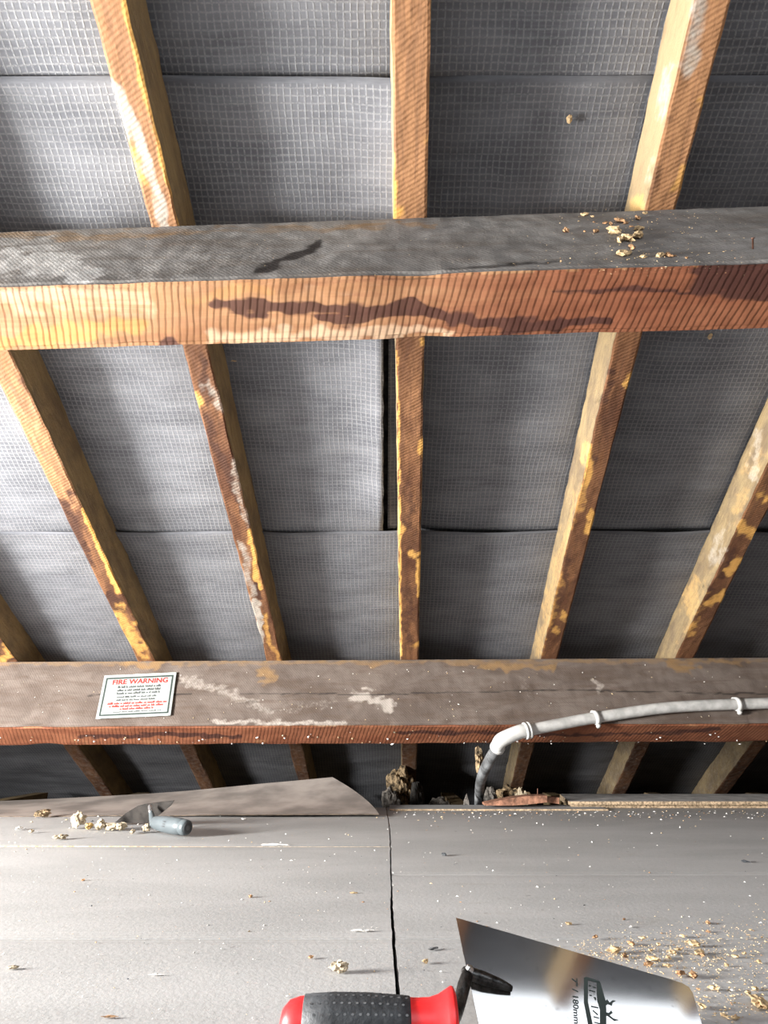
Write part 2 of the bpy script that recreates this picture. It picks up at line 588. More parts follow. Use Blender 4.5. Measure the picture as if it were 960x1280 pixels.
# ------------------------------------------------------------------ setting: walls and far slope
RIDGE_T = -2.49


def roof_z(y, off=0.0):
    p = R0 + N * off
    return p.z - math.tan(TH) * (y - p.y)


RY = -0.27
OFF = RAFTER_D + 0.02
RZ = roof_z(RY, OFF)


def back_z(y):
    return RZ + math.tan(TH) * (y - RY)


def prism_x(name, poly, x0, x1, mat, parent=None):
    bm = bmesh.new()
    a = [bm.verts.new((x0, p[0], p[1])) for p in poly]
    b = [bm.verts.new((x1, p[0], p[1])) for p in poly]
    bm.faces.new(a); bm.faces.new(b[::-1])
    for i in range(len(poly)):
        j = (i + 1) % len(poly)
        bm.faces.new((a[i], a[j], b[j], b[i]))
    return link(name, bm_mesh(name, bm, (mat,)), parent)


YB = RY - (RZ + 0.16) / math.tan(TH)
YE = 3.2
wl = tag(empty('wall_left'), kind='structure')
oy0, oy1, oz0, oz1 = 0.08, 0.76, 0.05, 0.67
prism_x('brickwork', [(YB, -0.16), (oy0, -0.16), (oy0, back_z(min(oy0, RY)) if oy0 < RY else roof_z(oy0, OFF)), (RY, RZ)], X0 - 0.11, X0, M_BRICK, wl)
prism_x('brickwork', [(oy1, -0.16), (YE, -0.16), (YE, roof_z(YE, OFF)), (oy1, roof_z(oy1, OFF))], X0 - 0.11, X0, M_BRICK, wl)
prism_x('brickwork', [(oy0, -0.16), (oy1, -0.16), (oy1, oz0), (oy0, oz0)], X0 - 0.11, X0, M_BRICK, wl)
prism_x('brickwork', [(oy0, oz1), (oy1, oz1), (oy1, roof_z(oy1, OFF)), (oy0, roof_z(oy0, OFF))], X0 - 0.11, X0, M_BRICK, wl)
wf = tag(empty('window_1'), kind='structure')
for a0, a1, b0, b1 in ((oy0, oy0 + 0.03, oz0, oz1), (oy1 - 0.03, oy1, oz0, oz1), (oy0 + 0.03, oy1 - 0.03, oz0, oz0 + 0.03), (oy0 + 0.03, oy1 - 0.03, oz1 - 0.03, oz1)):
    prism_x('window_frame', [(a0, b0), (a1, b0), (a1, b1), (a0, b1)], X0 - 0.09, X0 - 0.03, M_FRAMEWOOD, wf)
wr = prism_x('wall_right', [(YB, -0.16), (YE, -0.16), (YE, roof_z(YE, OFF)), (RY, RZ)], X1, X1 + 0.11, M_BRICK)
tag(wr, kind='structure')
V, Fc, side = lattice([X0, X1], [YE, YE + 0.05], [-0.3, 0.3])
tag(link('wall_back', make_mesh('wall_back', V, Fc, (M_DIRT,))), kind='structure')

# ------------------------------------------------------------------ setting: ceiling of felt sheets
ceil = tag(empty('ceiling'), kind='structure')
RAFTERS = [   # (x at y=820, x at y=0) of the centre line of the lower face, width
    ('L0', 5, -599, 0.054), ('L1', 179, -217, 0.052), ('L2', 341, 135, 0.049), ('C', 512, 514, 0.055),
    ('R2', 687, 891, 0.051), ('R3', 857, 1256, 0.055), ('R4', 1030, 1640, 0.054), ('R5', 1203, 2020, 0.054)]


def rafter_line(r):
    a, b = roof_pt(r[1], 820), roof_pt(r[2], 0)
    return a, (a - b).normalized()


RL = [rafter_line(r) for r in RAFTERS]


def rafter_x(i, y):
    a, d = RL[i]
    return a.x + d.x / d.y * (y - a.y)


def felt_sheet(name, xr, v0, v1, off, lift_top=0.0, free_right=0.0, seed=0.0, sag=0.012, tuck=0.0, v_step=None, v_lap=9.0):
    """v measured down the slope from R0; the local origin sits on the sheet's top edge"""
    nx, nv = int((xr[1] - xr[0]) / 0.012), int((v1 - v0) / 0.012)
    V, Fc = [], []
    xs = lin(xr[0], xr[1], nx)
    vs = lin(0, v1 - v0, nv)
    for v in vs:
        y = R0.y + U.y * (v + v0)
        rx = sorted(rafter_x(i, y) for i in range(len(RL)))
        for x in xs:
            z = 0.0
            for a, b in zip(rx[:-1], rx[1:]):
                if a <= x <= b:
                    t = (x - a) / (b - a)
                    z -= sag * (1 - (2 * t - 1) ** 4) * (0.75 + 0.5 * noise.noise(Vector((v * 2.3, a * 3 + seed, 1))))
            z += 0.005 * noise.noise(Vector((x * 5, v * 9 + seed, 0.3)))
            z += 0.0022 * noise.noise(Vector((x * 6, v * 38 + seed, 4.3)))
            if lift_top:
                z -= lift_top * math.exp(-v / 0.03) * (1 + 0.9 * noise.noise(Vector((x * 5.5, seed, 2))))
            if free_right:
                e = (xr[1] - x) / 0.10
                if e < 1: z -= free_right * min(1, max(0, (v_lap - v) / 0.07)) * (1 - e) ** 2 * (1 + 0.35 * noise.noise(Vector((v * 7, 1, 3))))
            if tuck:
                z += 0.016 * min(1, max(0, (v - (v1 - v0 - tuck + 0.004)) / 0.02))
            xx = x
            if v_step is not None:
                k = min(1, max(0, (v_step - v) / 0.05))
                xx = x + k * max(0, 1 - (xr[1] - x) / 0.3) * 0.03
                if v < v_step: z = z * 1.0
            if free_right and x > xr[1] - 1e-6:
                xx += 0.0022 * noise.noise(Vector((v * 30, 5, 3)))
            V.append((xx, v, z))
    w_ = nx + 1
    for j in range(nv):
        for i in range(nx):
            Fc.append((j * w_ + i, j * w_ + i + 1, (j + 1) * w_ + i + 1, (j + 1) * w_ + i))
    me = make_mesh(name, V, Fc, (M_FELT,), smooth=True)
    o0 = R0 + N * off + U * v0
    # x across, y down the slope, z outwards (X x U = N)
    o = link(name, me, ceil, frame(Vector((0, o0.y, o0.z)), Vector((1, 0, 0)), U, N))
    md = o.modifiers.new('thickness', 'SOLIDIFY')
    md.thickness = 0.0016
    md.offset = 0
    return o


def v_of(py, off):
    return (roof_pt(500, py, off) - R0).dot(U)


OF = RAFTER_D + 0.006
v_ridge = (RY - R0.y) / U.y
v_a, v_b = v_of(93, OF), v_of(660, OF)
felt_sheet('felt_sheet', (X0, X1), v_ridge - 0.05, v_a + 0.12, OF + 0.006, 0, 0, 1.0, 0.012, 0.12)
xt = roof_pt(479, 545, OF).x
felt_sheet('felt_sheet', (X0, xt), v_a, v_b + 0.10, OF - 0.001, 0.004, 0.022, 4.0, 0.012, 0.10, v_of(352, OF) - v_a, v_b - v_a + 0.004)
felt_sheet('felt_sheet', (xt + 0.011, X1), v_a + 0.001, v_b + 0.10, OF + 0.010, 0.004, 0, 4.0, 0.012, 0.10)
felt_sheet('felt_sheet', (X0, X1), v_b, 1.50, OF - 0.002, 0.004, 0, 8.0, 0.012)

# roof covering outside the felt
V, Fc, side = lattice([X0, X1], lin(v_ridge - 0.06, 1.7, 12), [0.0, 0.02])
link('roof_covering', make_mesh('roof_covering', V, Fc, (M_DIRT,)), ceil, frame(Vector((0, R0.y, R0.z)) + N * (OF + 0.05), Vector((1, 0, 0)), U, N))
# slope behind the camera, with its rooflight
sky = (-0.87, 1.57, 0.02, 1.04)     # x0, x1, distance down from ridge (along the slope)
UB = Vector((0, -math.cos(TH), -math.sin(TH)))
NB = Vector((0, -math.sin(TH), math.cos(TH)))


def back_panel(x0, x1, d0, d1):
    p = Vector((0, RY, RZ))
    bm = bmesh.new()
    q = []
    for th in (0.0, 0.03):
        for x, d in ((x0, d0), (x1, d0), (x1, d1), (x0, d1)):
            c = p + UB * d + NB * th
            q.append(bm.verts.new((x, c.y, c.z)))
    for f in ((0, 1, 2, 3), (7, 6, 5, 4), (0, 4, 5, 1), (1, 5, 6, 2), (2, 6, 7, 3), (3, 7, 4, 0)):
        bm.faces.new([q[i] for i in f])
    return link('roof_panel', bm_mesh('roof_panel', bm, (M_DIRT,)), ceil)


LB = (RZ + 0.16) / math.sin(TH)
back_panel(X0, X1, 0, sky[2])
back_panel(X0, sky[0], sky[2], sky[3])
back_panel(sky[1], X1, sky[2], sky[3])
back_panel(X0, X1, sky[3], LB)

# ------------------------------------------------------------------ rafters
PAINT = {
    'L1': dict(pale=[([(8, 470), (40, 530), (70, 590)], 12, .3)],
               gold=[([(108, 637), (128, 690), (148, 738)], 5), ([(150, 765), (178, 815)], 9, .8), ([(40, 470), (80, 570)], 3, .8)],
               dark=[([(80, 625), (110, 700)], 12, .8), ([(135, 745), (150, 760)], 8)],
               warm=[([(0, 440), (80, 620)], 30, .9)]),
    'L2': dict(pale=[([(262, 480), (272, 510)], 10, .6), ([(288, 580), (308, 650)], 9, .55), ([(300, 680), (316, 742)], 6, .65), ([(317, 755), (326, 800)], 6), ([(140, 106), (156, 142), (172, 180), (187, 215)], 10, 1.1), ([(187, 215), (196, 250), (205, 288)], 8, 1.0)],
               gold=[([(309, 663), (318, 700), (326, 735)], 4), ([(243, 495), (246, 505)], 8), ([(330, 770), (347, 825)], 5, .7), ([(158, 0), (190, 140), (228, 288)], 5), ([(168, 190), (178, 225)], 6)],
               dark=[([(250, 445), (262, 500)], 10, .7), ([(258, 520), (300, 640)], 5, .8), ([(318, 735), (322, 745)], 7)],
               warm=[([(90, -150), (210, 290)], 60, 1.0), ([(245, 440), (280, 560)], 25, .5)]),
    'C': dict(gold=[([(518, 692)], 8), ([(502, 658)], 9), ([(530, 430)], 7), ([(530, 550), (528, 568)], 4), ([(524, 700), (523, 745)], 3), ([(497, 440), (501, 820)], 1.6), ([(498, 262)], 9), ([(491, 190), (493, 278)], 3), ([(532, 175)], 7, .7), ([(520, 805)], 6)],  # the long thin gold stroke down the left edge is a painted highlight
              dark=[([(512, 610), (512, 660)], 8, .6), ([(512, 730), (510, 800)], 8, .6)],
              warm=[([(514, -100), (514, 280)], 60, 1.0), ([(514, 430), (514, 540)], 40, .55)]),
    'R2': dict(gold=[([(790, 470), (786, 480)], 6), ([(740, 640), (732, 665)], 4), ([(705, 768)], 7), ([(696, 790)], 6, .8), ([(728, 600), (700, 700), (674, 815)], 9, .6), ([(735, 560), (730, 600)], 6), ([(880, 128)], 8, .8), ([(855, 215), (845, 235)], 9, .7), ([(868, 60), (860, 85)], 5, .6), ([(800, 262), (797, 250)], 8)],
               pale=[([(876, -20), (873, 40), (858, 85)], 11, .75), ([(838, 80), (826, 150)], 6, .6), ([(818, 190), (810, 230)], 6, .5)],
               dark=[([(765, 470), (755, 505)], 8, .7), ([(740, 570)], 8, .7), ([(842, 130), (812, 250)], 6, .5), ([(715, 700), (690, 770)], 6, .6)],
               warm=[([(930, -150), (829, 262)], 70, .95)]),
    'R3': dict(gold=[([(937, 670), (928, 660)], 9, .9), ([(906, 715), (928, 699)], 5), ([(882, 755), (904, 743)], 5), ([(864, 787)], 9, .7), ([(958, 620)], 8), ([(949, 566), (940, 590)], 12, .6), ([(930, 620), (922, 640)], 9, .6), ([(869, 726), (862, 770)], 11, .7), ([(845, 800)], 7, .5)],
               pale=[([(950, 540), (940, 600)], 8, .6), ([(905, 660), (890, 700)], 10, .6)],
               dark=[([(917, 690), (900, 720)], 5, .7), ([(885, 735)], 6, .8)]),
    'L0': dict(dark=[([(-40, 760), (16, 825)], 14, .9)], gold=[([(5, 810), (8, 822)], 8, .8)]),
}
RAFTER_LABELS = {
    'L0': 'rafter showing only a dark foot at the left end of the lower purlin',
    'L1': 'leftmost long brown rafter with a shaggy right side, above the fire warning notice',
    'L2': 'rafter smeared with pale dried mortar, second from the left',
    'C': 'upright looking middle rafter, dark brown with small golden patches, beside the slit in the felt',
    'R2': 'rafter whose top stands by the wood chips lying on the upper purlin',
    'R3': 'rafter with large golden bare patches and a pale left side, rising above the conduit',
    'R4': 'rafter whose dusty foot alone shows under the lower purlin at the far right',
    'R5': 'rafter beyond the last visible foot at the right',
}
VTOP = v_ridge + 0.02
VBOT = 1.12


def build_rafter(i):
    key, _, _, wd = RAFTERS[i]
    a, d = RL[i]
    Y = N.cross(d).normalized()
    o0 = a
    s0, s1 = VTOP, VBOT
    xs = lin(s0, s1, int((s1 - s0) / 0.008))
    ys = lin(-wd / 2, wd / 2, 10)
    zs = lin(0, RAFTER_D, 12)
    V, Fc, side = lattice(xs, ys, zs)
    out = []
    seed = i * 7.3
    for x, y_, z in V:
        ey, ez = abs(y_) / (wd / 2), 1 - z / RAFTER_D
        n1 = noise.noise(Vector((x * 4, seed, 0)))
        n2 = noise.noise(Vector((x * 45, y_ * 60 + seed, z * 40)))
        n3 = noise.noise(Vector((x * 22, seed + (9 if y_ > 0 else 0), z * 15)))
        yy = y_ * (1 + 0.035 * n1) + math.copysign(1, y_) * ey * (0.0011 * n2 + 0.0012 * n3)
        zz = z + (1 - min(1, z / 0.02)) * (0.0008 * n2)
        # waney arris
        if ez > 0.86 and ey > 0.86:
            k = 0.0012 + 0.0045 * max(0, noise.noise(Vector((x * 7, seed + y_ * 100, 2))) - 0.1)
            yy -= math.copysign(k, y_)
            zz += k
        if i in (1, 2) and y_ < 0 and z > 0.02:      # shaggy torn side facing right (local -y)
            yy -= 0.004 * max(0, noise.noise(Vector((x * 30, z * 25, seed)))) * (z / RAFTER_D)
        yy += 0.003 * noise.noise(Vector((x * 1.6, seed, 7)))
        out.append((x, yy, zz))
    M = frame(o0, d, Y, N)
    # re-orthogonalise
    me = make_mesh('rafter', out, Fc, (M_RAFTER, M_RSIDE), [0 if s == 4 else 1 for s in side])
    W = np.array(out) @ np.array(M.to_3x3()).T + np.array(M.translation)
    px = project(W)
    pt = PAINT.get(key, {})
    wrp = warp_of(out, seed)
    for nm in ('gold', 'pale', 'dark', 'warm'):
        mk = stroke_mask(px, pt.get(nm, []), wrp)
        if nm == 'pale': mk = np.maximum(mk, 0.38 * (px[:, 1] > 915))
        if key[0] in 'LC':                            # the paint of the lower face does not reach round to the right side
            mk = np.where((np.array(out)[:, 1] < -wd * 0.4) & (np.array(out)[:, 2] > 0.007), 0, mk)
        set_attr(me, nm, mk)
    o = link('rafter', me, None, M)
    tag(o, RAFTER_LABELS[key], 'rafter', 'roof rafters')
    return o


rafters = {RAFTERS[i][0]: build_rafter(i) for i in range(len(RAFTERS) - 1)}

# ------------------------------------------------------------------ purlins
def build_purlin(name, pl, pr, d, wd, xl, xr, mat_top, masks_in, masks_top, label, seed, redx=None):
    a, b = roof_pt(*pl), roof_pt(*pr)
    X = (b - a).normalized()
    Z = (N - X * N.dot(X)).normalized()
    Y = Z.cross(X)
    o0 = (a + b) / 2
    xs = lin(xl, xr, int((xr - xl) / 0.0055))
    ys = lin(0, wd, 22)
    zs = lin(-d, -0.0005, 40)
    V, Fc, side = lattice(xs, ys, zs)
    out = []
    for x, y, z in V:
        n1 = noise.noise(Vector((x * 3, y * 8, z * 8 + seed)))
        n2 = noise.noise(Vector((x * 40, y * 40 + seed, z * 40)))
        n3 = noise.noise(Vector((x * 9 + seed, y * 9, z * 9)))
        yy, zz = y, z
        fy = (y - wd / 2) / (wd / 2)
        fz = (z + d / 2) / (d / 2)
        if abs(fy) > 0.999: yy += 0.0010 * n2 + 0.0022 * n3 * (0.3 - 0.7 * min(fz, 0.0) if fz < 0 else 0.3)
        if fz < -0.999: zz += 0.0008 * n2 + 0.0020 * n3 + 0.0015 * n1
        if fz < -0.93 and abs(fy) > 0.9:             # worn arris
            k = 0.0012 + 0.004 * max(0, n3)
            yy -= math.copysign(k, fy); zz += k
        out.append((x, yy, zz))
    me = make_mesh(name, out, Fc, (M_PURLIN, mat_top), [1 if s == 2 else 0 for s in side])
    M = frame(o0, X, Y, Z)
    arr = np.array(out)
    W = arr @ np.array(M.to_3x3()).T + np.array(M.translation)
    px = project(W)
    inner = arr[:, 2] < -d + 0.004
    wrp = warp_of(out, seed)
    for nm in ('gold', 'pale', 'dark', 'red'):
        mi = stroke_mask(px, masks_in.get(nm, []), wrp)
        mt = stroke_mask(px, masks_top.get(nm, []), wrp)
        if nm == 'red' and redx is not None:
            mi = np.clip((px[:, 0] - redx[0]) / (redx[1] - redx[0]), 0, 1)
        set_attr(me, nm, np.where(inner & (arr[:, 1] > 0.001), mi, mt))
    o = link(name, me, None, M)
    tag(o, label, 'purlin')
    return o, M


PU_D, PU_W = 0.221, 0.0972
PL_D, PL_W = 0.2074, 0.101
purlin_u, MU = build_purlin(
    'purlin', (0, 290), (960, 258), PU_D, PU_W, -2.07, 2.2, M_PTOP_UP,
    dict(dark=[([(270, 385), (330, 388), (400, 380), (450, 386), (520, 384), (570, 394), (640, 408), (700, 404)], 9),
               ([(400, 398), (440, 402), (470, 392)], 7), ([(885, 352), (960, 346)], 22), ([(690, 366), (800, 360), (960, 372)], 4, .8),
               ([(200, 432), (215, 425)], 8), ([(700, 404), (760, 400)], 4)],
         gold=[([(0, 425), (60, 418), (170, 408)], 12, .8), ([(230, 375), (330, 365)], 10, .5)],
         pale=[([(0, 376), (90, 374), (175, 376)], 20, .6), ([(260, 424), (400, 416), (560, 412)], 9, .7), ([(380, 362), (480, 362)], 8, .4)]),
    dict(pale=[([(0, 330), (60, 325), (110, 345)], 22, .8), ([(160, 345), (250, 325), (330, 315)], 24, .45)],
         dark=[([(322, 338), (345, 330), (365, 322), (400, 305)], 5), ([(405, 348), (480, 346)], 3, .8), ([(560, 338), (700, 326)], 2.5, .8)],
         gold=[([(0, 293), (120, 298), (230, 290), (480, 284)], 6, .6), ([(500, 280), (540, 282)], 6, .7)]),
    'heavy upper purlin with sooty top face and orange saw-marked front', 2.0, redx=(120, 800))
purlin_l, ML = build_purlin(
    'purlin', (0, 827.5), (960, 822), PL_D, PL_W, -2.07, 2.2, M_PTOP_LO,
    dict(red=[([(0, 915), (960, 915)], 30, 1.0)], dark=[([(100, 922), (200, 918), (300, 921)], 3, .9), ([(500, 915), (760, 918), (900, 912)], 3, .7)],
         pale=[([(300, 905), (420, 906)], 2.5, .6)]),
    dict(pale=[([(225, 848), (300, 872), (340, 888)], 8, .6), ([(440, 868), (470, 874), (485, 882)], 9, .9), ([(265, 903), (430, 904)], 4, .7),
               ([(655, 845), (660, 870)], 9, .4), ([(740, 850), (748, 862)], 5, .7), ([(420, 880), (330, 885)], 9, .45)],
         dark=[([(110, 869), (240, 868)], 1.3, .8), ([(300, 867), (480, 868), (700, 862), (960, 868)], 1.3, .8), ([(300, 880), (345, 886)], 6, .4)],
         gold=[([(0, 829), (480, 828), (960, 826)], 4, .6), ([(330, 830), (335, 850)], 8, .7), ([(160, 830), (200, 832)], 7, .8), ([(840, 828), (860, 838)], 10, .8), ([(690, 835), (600, 832)], 5, .8)]),
    'heavy lower purlin with dusty brown top face, carrying the notice and conduit', 11.0)


def top_plane(M):        # the face of a purlin that looks up the slope
    n = -(M.to_3x3() @ Vector((0, 1, 0)))
    return M.translation.copy(), n


PT_U, NT_U = top_plane(MU)
PT_L, NT_L = top_plane(ML)


def on_top_u(px, py, off=0.0):
    return on_plane(px, py, PT_U + NT_U * off, NT_U)


def on_top_l(px, py, off=0.0):
    return on_plane(px, py, PT_L + NT_L * off, NT_L)


# ------------------------------------------------------------------ tubes and lathes
def tube(name, pts, rads, mat, parent=None, seg=14, sub=6, caps=True, squash=None):
    """smooth tube through world points with a radius each"""
    P = [Vector(p) for p in pts]
    if not hasattr(rads, '__len__'): rads = [rads] * len(P)
    Q, Rr = [], []
    n = len(P)
    for i in range(n - 1):
        p0, p1, p2, p3 = P[max(i - 1, 0)], P[i], P[i + 1], P[min(i + 2, n - 1)]
        for k in range(sub):
            t = k / sub
            Q.append(0.5 * ((2 * p1) + (p2 - p0) * t + (2 * p0 - 5 * p1 + 4 * p2 - p3) * t * t + (3 * p1 - p0 - 3 * p2 + p3) * t ** 3))
            Rr.append(rads[i] * (1 - t) + rads[i + 1] * t)
    Q.append(P[-1]); Rr.append(rads[-1])
    bm = bmesh.new()
    rings = []
    up = Vector((0, 0, 1))
    for i, q in enumerate(Q):
        d = (Q[min(i + 1, len(Q) - 1)] - Q[max(i - 1, 0)]).normalized()
        if abs(d.dot(up)) > 0.98: up = Vector((0, 1, 0))
        s = d.cross(up).normalized(); u = s.cross(d)
        sq = squash or 1.0
        rings.append([bm.verts.new(q + (s * math.cos(a) + u * (math.sin(a) * sq)) * Rr[i]) for a in (2 * math.pi * k / seg for k in range(seg))])
    for a, b in zip(rings[:-1], rings[1:]):
        for k in range(seg):
            bm.faces.new((a[k], a[(k + 1) % seg], b[(k + 1) % seg], b[k]))
    if caps:
        bm.faces.new(rings[0][::-1]); bm.faces.new(rings[-1])
    return link(name, bm_mesh(name, bm, (mat,), True), parent)


def lathe(name, a, b, prof, mat, parent=None, seg=20, sq=1.0, up=Vector((0, 0, 1))):
    """prof: (t along a->b, radius)"""
    a, b = Vector(a), Vector(b)
    d = (b - a).normalized()
    s = d.cross(up).normalized(); u = s.cross(d)
    bm = bmesh.new()
    rings = []
    for t, r in prof:
        c = a + (b - a) * t
        rings.append([bm.verts.new(c + (s * math.cos(k * 2 * math.pi / seg) + u * (sq * math.sin(k * 2 * math.pi / seg))) * r) for k in range(seg)])
    for p, q in zip(rings[:-1], rings[1:]):
        for k in range(seg):
            bm.faces.new((p[k], p[(k + 1) % seg], q[(k + 1) % seg], q[k]))
    bm.faces.new(rings[0][::-1]); bm.faces.new(rings[-1])
    return link(name, bm_mesh(name, bm, (mat,), True), parent)


def slab(name, pts, n, th, mats, parent=None):
    """a plate: outline points, thickness th along -n"""
    n = Vector(n).normalized()
    bm = bmesh.new()
    a = [bm.verts.new(p) for p in pts]
    b = [bm.verts.new(Vector(p) - n * th) for p in pts]
    bm.faces.new(a); bm.faces.new(b[::-1])
    for i in range(len(pts)):
        j = (i + 1) % len(pts)
        bm.faces.new((a[i], b[i], b[j], a[j]))
    return link(name, bm_mesh(name, bm, mats), parent)


# ------------------------------------------------------------------ the warning notice
sg = empty('warning_notice', on_top_l(170, 870, 0.002))
sg.location = (0, 0, 0)
tag(sg, 'white paper fire warning notice with red heading, stuck to the lower purlin', 'sign')
QC = [(130.6, 844.4), (220.6, 840.2), (213.0, 894.4), (119.4, 898.7)]     # TL TR BR BL


def sgp(u, v, off):
    x = (QC[0][0] * (1 - u) + QC[1][0] * u) * (1 - v) + (QC[3][0] * (1 - u) + QC[2][0] * u) * v
    y = (QC[0][1] * (1 - u) + QC[1][1] * u) * (1 - v) + (QC[3][1] * (1 - u) + QC[2][1] * u) * v
    return on_top_l(x, y, off)


def wav(u, v):
    return 0.0012 * math.sin(u * 9 + v * 3) * math.sin(v * 5)


bm = bmesh.new()
nu, nv_ = 24, 14
for layer in (0.0055, 0.0047):
    vv = [[bm.verts.new(sgp(i / nu + (0.0 if 0 < j < nv_ else 0), j / nv_ + (0.012 * noise.noise(Vector((i * 0.6, j * 1.0, 1))) if j in (0, nv_) else 0), layer + wav(i / nu, j / nv_))) for i in range(nu + 1)] for j in range(nv_ + 1)]
    for j in range(nv_):
        for i in range(nu):
            bm.faces.new((vv[j][i], vv[j][i + 1], vv[j + 1][i + 1], vv[j + 1][i]))
link('card', bm_mesh('card', bm, (M_PAPER,)), sg)


def sign_quads(name, quads, mat, off=0.0060):
    bm = bmesh.new()
    for u0, v0, u1, v1 in quads:
        n = max(1, int((u1 - u0) / 0.05)); m = max(1, int((v1 - v0) / 0.07))
        g = [[bm.verts.new(sgp(u0 + (u1 - u0) * i / n, v0 + (v1 - v0) * j / m, off + wav(u0 + (u1 - u0) * i / n, v0 + (v1 - v0) * j / m))) for i in range(n + 1)] for j in range(m + 1)]
        for j in range(m):
            for i in range(n):
                bm.faces.new((g[j][i], g[j][i + 1], g[j + 1][i + 1], g[j + 1][i]))
    return link(name, bm_mesh(name, bm, (mat,)), sg)


bt, bs = 0.034, 0.020
sign_quads('printed_border', [(0.035, 0.06, 0.965, 0.06 + bt), (0.035, 0.94 - bt, 0.965, 0.94), (0.035, 0.06 + bt, 0.035 + bs, 0.94 - bt), (0.965 - bs, 0.06 + bt, 0.965, 0.94 - bt)], M_BLACKINK)


def text_verts(txt, bold=0.0):
    cu = bpy.data.curves.new('text', 'FONT')
    cu.body = txt
    cu.size = 1.0
    cu.offset = bold
    cu.resolution_u = 3
    o = bpy.data.objects.new('text', cu)
    COL.objects.link(o)
    dg = bpy.context.evaluated_depsgraph_get()
    me = bpy.data.meshes.new_from_object(o.evaluated_get(dg))
    bpy.data.objects.remove(o)
    V = [v.co.copy() for v in me.vertices]
    Fc = [tuple(p.vertices) for p in me.polygons]
    bpy.data.meshes.remove(me)
    x0, x1 = min(v.x for v in V), max(v.x for v in V)
    y0, y1 = min(v.y for v in V), max(v.y for v in V)
    return [((v.x - x0) / (x1 - x0), (v.y - y0) / (y1 - y0)) for v in V], Fc


tv, tf = text_verts('FIRE WARNING', 0.022)
V = []
for a, b in tv:
    u, v = 0.135 + 0.76 * a, 0.225 - 0.115 * b
    V.append(sgp(u, v, 0.0061 + wav(u, v)))
link('heading_print', make_mesh('heading_print', V, tf, (M_REDINK,)), sg)


def fine_print(name, rows, mat, seed):
    """lines too small to read: rows of tiny letter strokes grouped into words"""
    rnd = random.Random(seed)
    q = []
    for u0, u1, v, h in rows:
        u = u0
        while u < u1:
            for _ in range(rnd.randint(2, 8)):
                hh = h * rnd.choice((0.6, 0.6, 1.0))
                q.append((u, v - hh, u + 0.0095, v))
                u += 0.0125
                if u > u1: break
            u += 0.013
    return sign_quads(name, q, mat)


fine_print('black_fine_print', [(0.22, 0.80, 0.31, .052), (0.22, 0.80, 0.385, .052), (0.22, 0.80, 0.455, .052), (0.23, 0.77, 0.535, .04), (0.23, 0.75, 0.605, .04)], M_GREYINK, 3)
fine_print('red_fine_print', [(0.12, 0.92, 0.685, .052), (0.15, 0.88, 0.75, .052), (0.30, 0.74, 0.815, .052)], M_PINKINK, 5)
fine_print('footer_fine_print', [(0.22, 0.86, 0.875, .03)], M_GREYINK, 6)
for c in sg.children:
    c.matrix_parent_inverse = Matrix.Identity(4)

# ------------------------------------------------------------------ conduit
co = tag(empty('conduit_pipe'), 'off-white plastic conduit crossing the lower purlin and dropping by a bend to the floor', 'pipe')
PR = 0.0145
def cpt(px, py, off=PR + 0.003): return on_top_l(px, py, off)
elb = at_y(637, 921, on_top_l(650, 905, 0.02).y - 0.02)
e0 = cpt(655, 914, PR + 0.010)
main = [cpt(1180, 872), cpt(1060, 876), cpt(960, 879), cpt(900, 881), cpt(830, 885), cpt(745, 897), cpt(690, 907, PR + 0.006), e0]
tube('pipe_run', main, PR, M_CONDUIT, co, 16)
d0 = (main[-1] - main[-2]).normalized()
e1 = at_y(627, 925, e0.y + 0.002)
e2 = at_y(622, 934, e0.y + 0.022)
tube('elbow', [e0 - d0 * 0.004, e0 + d0 * 0.016, e1, e2], [PR * 1.22, PR * 1.24, PR * 1.28, PR * 1.2], M_CONDUITWHITE, co, 18)
lathe('coupling', e0 - d0 * 0.018, e0 - d0 * 0.001, [(0, PR * 1.1), (0.03, PR * 1.45), (0.35, PR * 1.48), (0.4, PR * 1.35), (0.6, PR * 1.35), (0.65, PR * 1.5), (0.97, PR * 1.48), (1, PR * 1.2)], M_CONDUITWHITE, co)
d2 = (e2 - e1).normalized()
lathe('elbow_ring', e2 - d2 * 0.004, e2 + d2 * 0.007, [(0, PR * 1.2), (0.05, PR * 1.36), (0.9, PR * 1.36), (1, PR * 1.05)], M_CONDUITWHITE, co)
hb = [e2 + (e2 - e1).normalized() * -0.006, at_y(612, 950, e2.y + 0.06), at_y(602, 972, e2.y + 0.16), at_y(599, 992, yf + 0.055), at_y(599, 1012, yf + 0.06)]
tube('hose', hb, [PR * 1.02, PR * 1.0, PR * 0.98, PR * 0.95, PR * .95], M_HOSE, co, 14)
for px, py in ((745, 897), (922, 880.3)):
    c = cpt(px, py)
    dd = (cpt(px + 6, py - (1.1 if px < 800 else 0.3)) - c).normalized()
    cl = lathe('saddle_clip', c - dd * 0.006, c + dd * 0.006, [(0, PR * 1.05), (0.02, PR * 1.28), (0.98, PR * 1.28), (1, PR * 1.05)], M_CONDUITWHITE, co)
    n_ = NT_L
    side_ = n_.cross(dd).normalized()
    for sgn in (-1, 1):
        q = c + side_ * (sgn * PR * 1.35) - n_ * (PR * 0.55)
        lathe('clip_lug', q - n_ * 0.005, q + n_ * 0.005, [(0, 0.0058), (0.8, 0.0058), (1, 0.0042)], M_CONDUITWHITE, cl, 10, up=dd)


